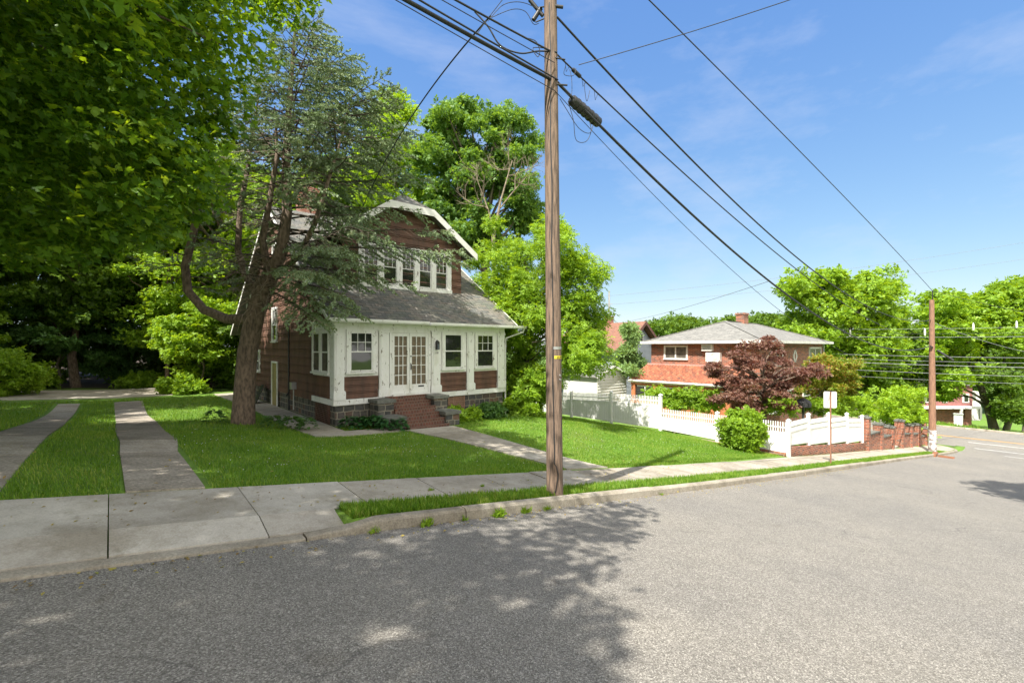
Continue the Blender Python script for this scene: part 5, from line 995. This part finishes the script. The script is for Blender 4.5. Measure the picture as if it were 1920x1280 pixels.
cc = np.array(cl_); cc[:, 0] = np.maximum(cc[:, 0], 12.6); pts = fill(rng, cc, 135, .8 * (.6 + .6 * rng.rand(len(cc))), .75); azz = rng.normal(size=(len(pts), 3)) * .8 + np.array([0, 0, -1.2])
scatter('crown', SPRIGN[0], SPRIGN[1], pts, rots(rng, len(pts), .6, (0, -.3, 1), azz), .3 * (.7 + .5 * rng.rand(len(pts))), M['bright'], root); mb = MB(); limbs(mb, rng, CB, (14.5, 15.2, 5.2), .17, cc, 50, .06); mb.build('trunk', M['barkg'], root)
# tall locust like tree behind the house
def cloudtree(name, label, base, blobs, per, cr_, size, leaf, mat, seed, r0=.3, k=30, cat='tree', group=None, bark='barkg', ttop=None, flat=.6, up=(0, 0, 1)):
    r = np.random.RandomState(seed); base = Vector(base); base.z = Hs(base.x, base.y); rt = empty(name, tuple(base), label, cat, group); L = []
    for (a, b, Yd, n_, wx, wy) in blobs:
        for _ in range(n_): u = r.normal(size=2); u *= min(1, 1.6 / (np.linalg.norm(u) + .01)); L.append(tuple(P(a + u[0] * wx * .62, b + u[1] * wy * .62, Yd + r.normal() * Yd * .045)))
    cc = np.array(L); pts = fill(r, cc, per, cr_ * (.4 + 1.0 * r.rand(len(cc)) ** 1.2), flat)
    scatter('crown', leaf[0], leaf[1], pts, rots(r, len(pts), .8, up), size * (.7 + .6 * r.rand(len(pts))), M[mat], rt); mb = MB(); tz_ = ttop or float(np.percentile(cc[:, 2], 70)); limbs(mb, r, base, Vector((cc[:, 0].mean(), cc[:, 1].mean(), tz_)), r0, cc, k, r0 * .35); mb.build('trunk', M[bark], rt); return rt
b_ = P(925, 650, 31); cloudtree('locust_tree', 'tall airy green tree rising behind the shingled house roof', b_, ((860, 215, 31, 24, 40, 26), (820, 250, 31, 12, 25, 26), (950, 235, 31, 16, 36, 30), (985, 285, 31, 10, 24, 26), (850, 300, 31, 24, 46, 30), (930, 330, 31.5, 22, 40, 36), (860, 370, 31, 20, 50, 30), (820, 420, 31, 14, 50, 30), (975, 360, 31, 12, 24, 30), (985, 400, 32, 14, 26, 36), (900, 300, 32, 10, 40, 30), (930, 440, 32, 18, 50, 26), (800, 300, 32, 8, 20, 40)), 135, .95, .33, SPRIG, 'locust', 21, .35, 45)
b_ = P(760, 650, 34); cloudtree('locust_tree', 'light green tree behind the house chimney beside the spruce', b_, ((730, 250, 34, 14, 40, 60), (770, 330, 34, 14, 40, 50), (700, 330, 34, 12, 50, 50), (740, 210, 34, 5, 20, 25), (660, 300, 35, 10, 40, 50), (620, 350, 35, 10, 50, 40)), 130, 1.3, .38, SPRIG, 'bright', 22, .3, 30)
# bare topped dead limbs before it
r = np.random.RandomState(5); b_ = P(932, 650, 26); b_.z = Hs(b_.x, b_.y); mb = MB()
def bare(a, d, L, rad, dep):
    d = d.normalized(); e = a + d * L * .5 + Vector(r.normal(size=3) * L * .06); f = e + (d + Vector((0, 0, .15))).normalized() * L * .5; mb.tube([a, e, f], [rad, rad * .75, rad * .5], 5, False)
    if dep: 
        for _ in range(4): bare(e.lerp(f, r.rand()), d + Vector(r.normal(size=3) * .6) + Vector((0, 0, .1)), L * .62, rad * .5, dep - 1)
mb.tube([b_, P(925, 445, 26), P(938, 380, 26)], [.2, .11, .07], 8); bare(P(927, 440, 26), P(905, 385, 26) - P(927, 440, 26), 2.2, .07, 3); bare(P(938, 380, 26), P(965, 300, 26) - P(938, 380, 26), 2.4, .06, 4); bare(P(938, 390, 26), P(980, 340, 26) - P(938, 380, 26), 1.8, .05, 3)
rt = empty('dead_tree', tuple(b_), 'bare forked dead tree standing before the tall airy tree', 'tree'); mb.build('trunk', M['deadtree'], rt)
# woodland wall behind and left: three prototypes, then copies
def proto(label, base, h, rad, n, per, cr_, size, leaf, mat, seed, r0=.25, name='forest_tree'): return tree(name, label, 'tree', (base[0], base[1], Hs(*base)), h * .8, (0, 0, h * .62), rad, n, per, cr_, size, leaf, mat, seed, 'bark', r0, 26, .8, 'trees of the wood behind the yard', .5, .55, .2)
PT = [proto('tall dark wood tree straight behind the parking pad', (.5, 39), 17, (4.6, 4.6, 6.6), 70, 170, 1.4, .4, SPRIG, 'forest', 31), proto('broad wood tree left behind the parking pad', (-7, 37), 14, (4.8, 4.8, 5.6), 64, 170, 1.4, .38, SPRIG, 'forest', 32), proto('airy light wood tree behind the left end of the house', (5.2, 34), 16, (4, 4, 6), 52, 140, 1.3, .36, SPRIG, 'bright', 33, .18)]
wood = [(0, 8.5, 38, 1.05, 'wood tree behind the back corner of the shingled house'), (1, 12, 35, 1.2, 'broad crown showing above the house ridge'), (1, 3, 45, 1.3, 'second row wood tree in line with the driveway'), (0, -4, 44, 1.2, 'second row wood tree left of the driveway line'), (1, -11.5, 31, 1.05, 'wood tree left of the parking pad'), (0, -14, 38, 1.3, 'far left wood tree in the second row'), (0, -10, 22, 1.0, 'wood tree beside the far left of the driveway'), (1, -15, 16, 1.15, 'wood tree beyond the left edge behind the bush'), (2, 9.5, 32.5, .95, 'light airy tree close behind the house left gable'), (2, 14.5, 31, 1.0, 'light tree behind the house right of the chimney'), (0, 16, 40, 1.15, 'tall tree behind the locust tree'), (1, 7, 50, 1.5, 'third row tree behind the wood'), (0, -10, 52, 1.6, 'third row tree at the left of the wood'), (1, 22, 36, .8, 'low tree behind the locust beside the fence line'), (2, 2.5, 33.5, .62, 'slender light sapling tree right of the parking pad'), (0, -1.5, 36, .9, 'wood tree overhanging the parking pad')]
for k, x, y, s_, l in wood: copy_tree(PT[k], (x, y, Hs(x, y) - .2), rng.rand() * 6, s_ , l, 'trees of the wood behind the yard')
# low hanging understorey boughs that darken the back of the yard
for i, (x, y, rx, m_, l, h_) in enumerate(((-2.2, 36.2, 3.4, 'dull', 'low spreading bough tree with grey green leaves behind the parking pad', 3.2), (-6.5, 33.5, 2.6, 'bright', 'slim pale trunked tree left of the parking pad', 3.6), (3.8, 30.8, 2.2, 'bright', 'thin yellow stemmed sapling right of the driveway end', 3.1), (6.2, 29.6, 2.0, 'forest', 'young tree in the gap left of the spruce trunk', 2.7), (.8, 37.5, 3.2, 'dull', 'shaded understorey tree behind the middle of the pad', 3.0), (-9.5, 28, 3, 'yellowg', 'sunlit yellow green small tree at the left edge', 4.0))):
    tree('understorey_tree', l, 'tree', (x, y, Hs(x, y)), h_ * 1.25, (0, 0, h_), (rx, rx, 2.4), 44, 130, .8, .28, SPRIG, m_, 60 + i, 'barkg', .07, 20, .6, None, .5, .35, .2)
hb_ = []
for i, (x, y, rr2, hh, l) in enumerate(((-9, 42, 4, 2.2, 'dark thicket left behind the pad'), (-3, 41, 4, 2.3, 'dark thicket straight behind the pad'), (3.5, 41, 4, 2.4, 'dark thicket right behind the pad'), (10, 40, 4, 2.6, 'dark thicket behind the house corner'), (-8, 49, 6, 4, 'deep thicket left in the back row of the wood'), (0, 50, 6, 4, 'deep thicket in the middle back row of the wood'), (8, 49, 6, 4, 'deep thicket right in the back row of the wood'))): bush('thicket', l, 'shrub', (x, y, Hs(x, y)), (rr2, 1.6, hh), 40, 110, 1.1, .34, SPRIG, 'forest', 90 + i, 'thickets under the wood')
for i, (x, y, rx, hh, l, m_) in enumerate(((-3.6, 35.0, 1.6, .3, 'low weeds left along the back edge of the parking pad', 'bright'), (1.8, 34.8, 1.5, .35, 'low weeds right along the back edge of the parking pad', 'bright'), (4.4, 31.6, 1.4, .9, 'leafy shrub under the yellow stemmed sapling', 'forest'), (6.5, 30.2, 1.6, 1.2, 'dark shrub in the gap left of the spruce trunk', 'forest'), (-5.6, 32.5, 1.5, 1.0, 'shrub at the foot of the slim pale trunked tree', 'dull'))): bush('shrub', l, 'shrub', (x, y, Hs(x, y)), (rx, .8, hh), 26, 90, .45, .22, SPRIG, m_, 140 + i)
# bushes in the yard
def at_ground(px, py, n=60):
    r = dirpx(px, py); Yv = 3.0
    for _ in range(4000):
        q = P(px, py, Yv)
        if q.z <= Hs(q.x, q.y): return q
        Yv += .02
    return q
q = P(-10, 770, 20.5); q.z = Hs(q.x, q.y); bush('shrub', 'sunlit light green shrub at the left edge beside the driveway', 'shrub', tuple(q), (1.5, 1.5, 1.05), 45, 130, .5, .2, SPRIG, 'bright', 101)
q = at_ground(243, 722); bush('shrub', 'small green bush at the back edge of the parking pad', 'shrub', tuple(q), (.7, .5, .6), 18, 90, .35, .2, SPRIG, 'dull', 102)
q = at_ground(348, 738); bush('shrub', 'low bush at the right end of the parking pad under the sapling', 'shrub', tuple(q), (1.2, .7, .45), 22, 90, .35, .2, SPRIG, 'bright', 103)
q = at_ground(1383, 838); q = Vector((19.75, 7.9, 0)); q.z = Hs(q.x, q.y); bush('shrub', 'upright light green bush growing against the white fence', 'shrub', tuple(q), (.78, .78, .92), 56, 120, .3, .17, SPRIG, 'bright', 104, minr=.2)
# hostas by the front wall, ground plants
def hosta(x, y, rad, n, seed, h=.28, mat='hosta'):
    r = np.random.RandomState(seed); V = []; a = r.rand(n) * 6.283; rr2 = rad * (.2 + .8 * r.rand(n)); pos = np.stack([x + rr2 * .5 * np.cos(a), y + rr2 * .5 * np.sin(a), Hs(x, y) + .05 + h * (1 - (rr2 / rad) ** 2) + .05 * r.rand(n)], 1)
    azi = np.stack([np.cos(a), np.sin(a), -.5 + .2 * r.normal(size=n)], 1); return pos, rots(r, n, .25, (0, 0, 1), azi), .17 * (.8 + .5 * r.rand(n)) * np.ones(n)
HL = (np.array([(0, 0, 0), (.3, .25, .04), (.65, .24, 0), (1, 0, -.15), (.65, -.24, 0), (.3, -.25, .04), (.5, 0, -.04)]), np.array([(0, 6, 1), (1, 6, 2), (2, 6, 3), (3, 6, 4), (4, 6, 5), (5, 6, 0)]))
hl_ = ['hosta clump by the front left corner of the house', 'second hosta clump along the stone wall', 'middle hosta clump along the stone wall', 'hosta clump before the left cheek pier', 'hosta clump beside the brick steps', 'hosta clump in front of the second one', 'hosta clump nearest the steps in the front row']
for i, (x, y) in enumerate(((5.35, 13.45), (5.7, 13.4), (6.05, 13.3), (6.3, 12.95), (6.45, 12.45), (5.8, 13.05), (6.15, 12.6))): o1, o2, o3 = hosta(x, y, .42, 75, 200 + i); tag(scatter('hosta', HL[0], HL[1], o1, o2, o3, M['hosta']), hl_[i], 'plant', 'hostas by the front wall')
for i, (x, y, l) in enumerate(((3.55, 14.6, 'low leafy plant right of the spruce trunk'), (3.95, 14.2, 'middle low leafy plant by the side path'), (4.2, 13.7, 'low leafy plant nearest the house corner by the side path'), (2.35, 16.2, 'dark low plant left of the spruce trunk'))): o1, o2, o3 = hosta(x, y, .5, 110, 230 + i, .3); tag(scatter('low_plant', LEAF[0], LEAF[1], o1, o2, o3 * .8, M['dull']), l, 'plant', 'low plants round the spruce')
q = (9.3, 13.0); 
for i, (x, y, rx, ry, hh, l, m_) in enumerate(((9.2, 13.2, .8, .45, .22, 'low weedy plants right of the brick steps', 'bright'), (10.6, 13.3, .8, .4, .25, 'low green plants along the stone foundation', 'dull'), (12.3, 13.5, .9, .6, .55, 'bushy plants at the right corner of the house', 'bright'), (13.8, 14.6, 1.0, .8, .5, 'undergrowth beneath the cherry tree', 'bright'))): bush('flower_bed', l, 'plant', (x, y, Hs(x, y)), (rx, ry, hh), 22, 90, .25, .16, SPRIG, m_, 120 + i)
# ------------------------------------------------------------ neighbour's planting
def zz_(x, y): return (x, y, Hs(x, y))
cloudtree('japanese_maple', 'dark purple red japanese maple behind the white fence', (25.2, 9.0, 0), ((1420, 670, 23, 13, 56, 24), (1360, 700, 22.5, 11, 32, 20), (1410, 730, 22.5, 16, 56, 20), (1480, 700, 23.5, 13, 44, 22), (1440, 642, 23.3, 4, 10, 14), (1450, 750, 23, 12, 45, 18), (1375, 745, 22.5, 8, 30, 16), (1520, 690, 24, 6, 20, 16)), 140, .52, .17, SPRIG, 'plum', 41, .14, 26, 'tree', None, 'bark', None, .35)
cloudtree('young_pine', 'light green young pine in front of the brown gable roof', (28.5, 21.5, 0), ((1178, 632, 36, 7, 10, 16), (1176, 660, 36, 9, 15, 10), (1185, 682, 36, 14, 28, 12), (1168, 692, 35.5, 7, 20, 8), (1182, 612, 36, 3, 4, 10)), 150, .6, .4, NEEDLE, 'pine', 42, .14, 12)
cloudtree('fence_shrub', 'light green leafy shrub rising behind the middle of the white fence', (22.8, 12.6, 0), ((1265, 745, 24.5, 12, 22, 16), (1300, 750, 24, 12, 26, 14), (1330, 750, 23.5, 6, 14, 14), (1228, 738, 27, 5, 14, 8)), 110, .5, .2, SPRIG, 'bright', 43, .05, 10, 'shrub')
cloudtree('garden_shrub', 'orange tipped green shrub right of the japanese maple', (29.2, 8.6, 0), ((1545, 700, 27, 14, 34, 22), (1575, 720, 27.5, 12, 26, 26), (1530, 740, 27, 10, 36, 18), (1590, 690, 28, 5, 14, 14), (1540, 680, 27, 5, 20, 10)), 130, .6, .2, SPRIG, 'rusty', 44, .06, 14, 'shrub')
cloudtree('garden_shrub', 'green shrub behind the side fence panels under the japanese maple', (26.5, 7.6, 0), ((1470, 760, 24.5, 12, 34, 10), (1530, 762, 25.5, 12, 30, 12), (1580, 765, 27, 8, 20, 10)), 110, .45, .18, SPRIG, 'bright', 45, .04, 8, 'shrub')
cloudtree('garden_shrub', 'low yellow green bush above the right end of the side fence', (33, 8.6, 0), ((1595, 758, 31, 10, 20, 9), (1625, 775, 32, 6, 14, 9)), 110, .6, .22, SPRIG, 'yellowg', 46, .05, 8, 'shrub')
cloudtree('round_bush', 'big round yellow green bush left of the corner utility pole', (39.5, 7.4, 0), ((1695, 755, 33.5, 26, 34, 26), (1690, 785, 33, 16, 34, 20), (1668, 770, 33, 8, 18, 20), (1705, 738, 33.5, 6, 20, 12)), 130, .7, .24, SPRIG, 'yellowg', 47, .07, 10, 'shrub')
cloudtree('cedar', 'narrow yellow green cedar between the round bush and the lone pillar', (42.6, 6.3, 0), ((1722, 800, 33.5, 14, 12, 26), (1722, 775, 33.5, 6, 8, 14), (1728, 820, 33, 6, 10, 10)), 120, .45, .2, SPRIG, 'yellowg', 48, .05, 4, 'shrub')
# big trees at the right
cloudtree('shade_tree', 'big bright green tree behind the brick house and corner pole', P(1590, 650, 53), ((1560, 545, 52, 20, 60, 34), (1640, 540, 52, 14, 36, 24), (1520, 610, 52, 14, 40, 36), (1600, 620, 53, 26, 70, 44), (1670, 620, 54, 14, 36, 40), (1500, 540, 51, 6, 18, 24), (1620, 690, 54, 22, 70, 34), (1560, 680, 53, 12, 40, 30), (1600, 740, 55, 16, 70, 22)), 150, 2.0, .62, SPRIG, 'bright', 51, .5, 50)
cloudtree('shade_tree', 'darker mixed green tree behind the round bush', P(1680, 650, 58), ((1650, 700, 58, 20, 55, 30), (1690, 690, 58, 14, 30, 40), (1670, 740, 57, 12, 40, 24), (1600, 760, 54, 10, 50, 16)), 140, 1.9, .6, SPRIG, 'forest', 52, .4, 30)
cloudtree('shade_tree', 'large light green tree right of the corner pole by the street', P(1868, 650, 58), ((1790, 600, 58, 22, 50, 34), (1760, 580, 58, 10, 30, 26), (1850, 590, 59, 20, 46, 36), (1830, 640, 60, 18, 60, 26), (1780, 645, 58, 16, 46, 26), (1800, 700, 57, 5, 24, 9), (1765, 728, 57, 6, 18, 14), (1745, 690, 58, 6, 14, 20)), 140, 2.0, .66, SPRIG, 'bright', 53, .5, 50)
cloudtree('shade_tree', 'tall light green tree at the right edge of the photo', P(1925, 650, 60), ((1905, 570, 60, 22, 40, 34), (1890, 630, 61, 20, 50, 36), (1960, 600, 60, 20, 50, 50), (1930, 690, 60, 16, 50, 40)), 140, 2.1, .68, SPRIG, 'bright', 54, .5, 40)
cloudtree('ivy_tree', 'dark ivy covered tree right of the far red house', P(1888, 650, 57), ((1890, 700, 57, 16, 26, 26), (1890, 750, 56, 18, 20, 26), (1905, 770, 56, 10, 26, 14), (1880, 660, 57, 8, 26, 18)), 140, 1.6, .5, SPRIG, 'forest', 55, .4, 20)
cloudtree('far_tree', 'low distant tree behind the gable house at the skyline', (60, 48, 0), ((1255, 612, 75, 16, 30, 12), (1300, 612, 75, 12, 34, 12), (1235, 618, 75, 6, 14, 12)), 130, 1.9, .7, SPRIG, 'forest', 56, .3, 10)
cloudtree('far_tree', 'distant trees behind the brick house chimney', (70, 40, 0), ((1420, 605, 80, 14, 50, 12), (1480, 610, 78, 12, 40, 14), (1380, 610, 80, 6, 20, 8)), 130, 2.1, .8, SPRIG, 'forest', 57, .3, 10)
# a row of trees closes the view beyond the side street
fp = tree('background_tree', 'broad background tree beyond the far red house', 'tree', (tuple(P(1600, 650, 100))[0], tuple(P(1600, 650, 100))[1], -11.5), 12, (0, 0, 9), (8, 8, 6), 60, 160, 2.6, .9, SPRIG, 'forest', 71, 'bark', .4, 10, .8, 'trees far beyond the side street', .5, .6, .2)
for px_, Y_, s_, l in ((1790, 104, 1.15, 'background tree right behind the red house'), (1930, 100, 1.2, 'background tree at the right edge behind the ivy tree'), (1500, 98, 1.1, 'background tree left behind the shade trees'), (1400, 100, 1.0, 'background tree behind the brick house'), (1700, 112, 1.3, 'second background row tree'), (1260, 96, .9, 'background tree behind the gabled house')): copy_tree(fp, (P(px_, 650, Y_).x, P(px_, 650, Y_).y, -12), rng.rand() * 6, s_, l, 'trees far beyond the side street')
for i, (x, y, s_, l) in enumerate(((17, -18, 1.0, 'tree across the road behind the viewer, first'), (24, -20, 1.05, 'tree across the road behind the viewer, second'), (31, -21, 1.0, 'tree across the road behind the viewer, third'), (38, -25, 1.15, 'tree across the road behind the viewer, fourth'), (46, -28, 1.2, 'tree across the road behind the viewer, fifth'))): copy_tree(PT[i % 3], (x, y, Hs(x, y) - .3), i * 1.3, s_, l, 'trees across the road')
# tree across the road that throws the shade at the right
tree('street_tree', 'tree across the road outside the view that shades the road at right', 'tree', (17.3, -4.6, -2.2), 6, (0, 0, 8.5), (4.1, 4.1, 2.8), 60, 150, 1.0, .3, SPRIG, 'forest', 81, 'bark', .25, 20, .8)
# ------------------------------------------------------------ grass blades
r = np.random.RandomState(3)
BL = (np.array([(-.09, 0, 0), (.09, 0, 0), (.03, .18, .55), (0, .45, 1.0)]), np.array([(0, 1, 2), (0, 2, 3)]))
def onpath(s, t):
    m = (t > 6.7) & (t < 26) & (((s > .08) & (s < .95)) | ((s > -1.72) & (s < -.86))); k = np.clip((t - 6.7) / 5.7, 0, 1); c0 = 7.55 - k * 1.0; m |= (t < 12.4) & (s > c0) & (s < c0 + 1.5 + .2 * k) & (t > 6.6)
    m |= (s > 3.95) & (s < 12) & (t > 13.9) & (t < 28); m |= (s > 3.95) & (s < 6.6) & (t > 12.15) & (t < 13); m |= (s > 3.92) & (s < 5.1) & (t > 13) & (t < 28); m |= (s > -5) & (s < 3.9) & (t > 27.1) & (t < 34.6); m |= (s > 6.1) & (s < 8.8) & (t > 12.3); return m
def blades(name, label, N, fs, ft, h, cond=None):
    s = fs(N); t = ft(N, s); ok = ~onpath(s, t)
    if cond is not None: ok &= cond(s, t)
    s, t = s[ok], t[ok]; n = len(s); pos = np.stack([s, t, H(s, t) - .005], 1); yw = r.rand(n) * 6.283; lean = r.normal(size=n) * .3; X_ = np.stack([np.cos(yw), np.sin(yw), 0 * yw], 1); Z_ = np.stack([-np.sin(yw) * lean, np.cos(yw) * lean, np.ones(n)], 1); Z_ /= np.linalg.norm(Z_, axis=1)[:, None]; Y_ = np.cross(Z_, X_)
    o = scatter(name, BL[0], BL[1], pos, np.stack([X_, Y_, Z_], 2), h * (.5 + r.rand(n)), M['grass']); tag(o, label, 'grass', kind='stuff'); return o
blades('verge_grass', 'bright grass in the narrow strip between kerb and pavement', 42000, lambda N: 2.0 + 37 * r.rand(N) ** 1.9, lambda N, s: tc(s) + .17 + .46 * r.rand(N), .075, lambda s, t: (s > 2.1 + (tc(s) + .6 - t) * .0) & (t < 40))
blades('lawn_grass', 'mown lawn grass in front of the house', 260000, lambda N: -4.5 + 25 * r.rand(N), lambda N, s: 6.72 + (13.5 - 6.7) * r.rand(N) ** 1.25, .055, lambda s, t: t > tc(s) + 1.71)
blades('yard_grass', 'lawn grass beside the driveway and the fence', 150000, lambda N: -6 + 26.5 * r.rand(N), lambda N, s: 12.5 + 15 * r.rand(N), .07)
blades('far_verge_grass', 'grass verge across the side street', 40000, lambda N: 57.4 + 20 * r.rand(N), lambda N, s: -14 + 34 * r.rand(N), .25)
# ragged tufts along the kerb foot and the slab joints
def weed(x, y, z, n, h, seed, label):
    q = np.random.RandomState(seed); pos = np.stack([x + q.normal(size=n) * h * .35, y + q.normal(size=n) * h * .2, np.full(n, z)], 1); d = np.stack([q.normal(size=n), q.normal(size=n), .8 + q.rand(n)], 1); d /= np.linalg.norm(d, axis=1)[:, None]; X_ = np.cross(d, q.normal(size=(n, 3))); X_ /= np.linalg.norm(X_, axis=1)[:, None]
    tag(scatter('weed', BL[0] * np.array([1.6, 1, 1]), BL[1], pos, np.stack([X_, np.cross(d, X_), d], 2), h * (.5 + .7 * q.rand(n)), M['bright']), label, 'weed', 'weeds along the kerb')
for i, (px, l) in enumerate(((700, 'weed at the kerb joint left of the pole'), (800, 'small weed at the end of the white kerb length'), (935, 'largest pale weed at the kerb foot'), (870, 'tiny weed between the two kerb joints'), (985, 'weed at the kerb just left of the pole'), (1025, 'weed in the gutter before the pole'), (1240, 'weed in the gutter right of the pole'))):
    q = on_t(px, 960, 4.97); weed(q.x, 4.96, float(p(q.x)) + .01, (30, 60, 90, 25, 60, 40, 25)[i], (.07, .1, .12, .07, .09, .07, .06)[i], 300 + i, l)
for i, px in enumerate((808, 905)):
    q = on_t(px, 920, 6.0); weed(q.x, 6.0, wz(q.x, 6.0), 50, .05, 320 + i, ('grass growing in the pavement joint left of the pole', 'grass growing in the second pavement joint left of the pole')[i])
# leaf litter on the pavement, gutter and lawn
N = 1500; s = -3 + 26 * r.rand(N); k_ = r.rand(N); q = np.where(k_ < .45, -.03 - .35 * r.rand(N) ** 2, np.where(k_ < .75, .64 + 1.0 * r.rand(N), 1.8 + 5 * r.rand(N))); t = tc(s) + q; zz = np.where(q < 0, p(s) + .012, np.where(q < 1.7, p(s) + .145 + .05 * (q - .6), H(s, t) + .05)); pos = np.stack([s, t, zz], 1)
tag(scatter('fallen_leaves', LEAF[0], LEAF[1], pos, rots(r, N, .25), .02 + .035 * r.rand(N), leafmat('dry_leaf', [(.16, .1, .04), (.28, .2, .07), (.4, .33, .08), (.2, .24, .06)], .2)), 'small dry leaves and bits scattered over gutter, pavement and lawn', 'leaves', kind='stuff')
# clover flowers
N = 750; s = 0 + 20 * r.rand(N); t = 7 + 6.5 * r.rand(N); ok = ~onpath(s, t) & (t > tc(s) + 1.8) & (np.sin(s * 1.3) + np.sin(t * 1.7 + s) > -.2); s, t = s[ok], t[ok]; n = len(s); pos = np.stack([s, t, H(s, t) + .05], 1)
D = (np.array([(-1, 0, 0), (1, 0, 0), (0, 1, 0), (0, -1, 0), (0, 0, 1), (0, 0, -.6)]), np.array([(0, 3, 4), (3, 1, 4), (1, 2, 4), (2, 0, 4), (3, 0, 5), (1, 3, 5), (2, 1, 5), (0, 2, 5)])); tag(scatter('clover_flowers', D[0], D[1], pos, rots(r, n), .007 + .004 * r.rand(n), M['white']), 'tiny white clover flowers dotting the lawn', 'flowers', kind='stuff')
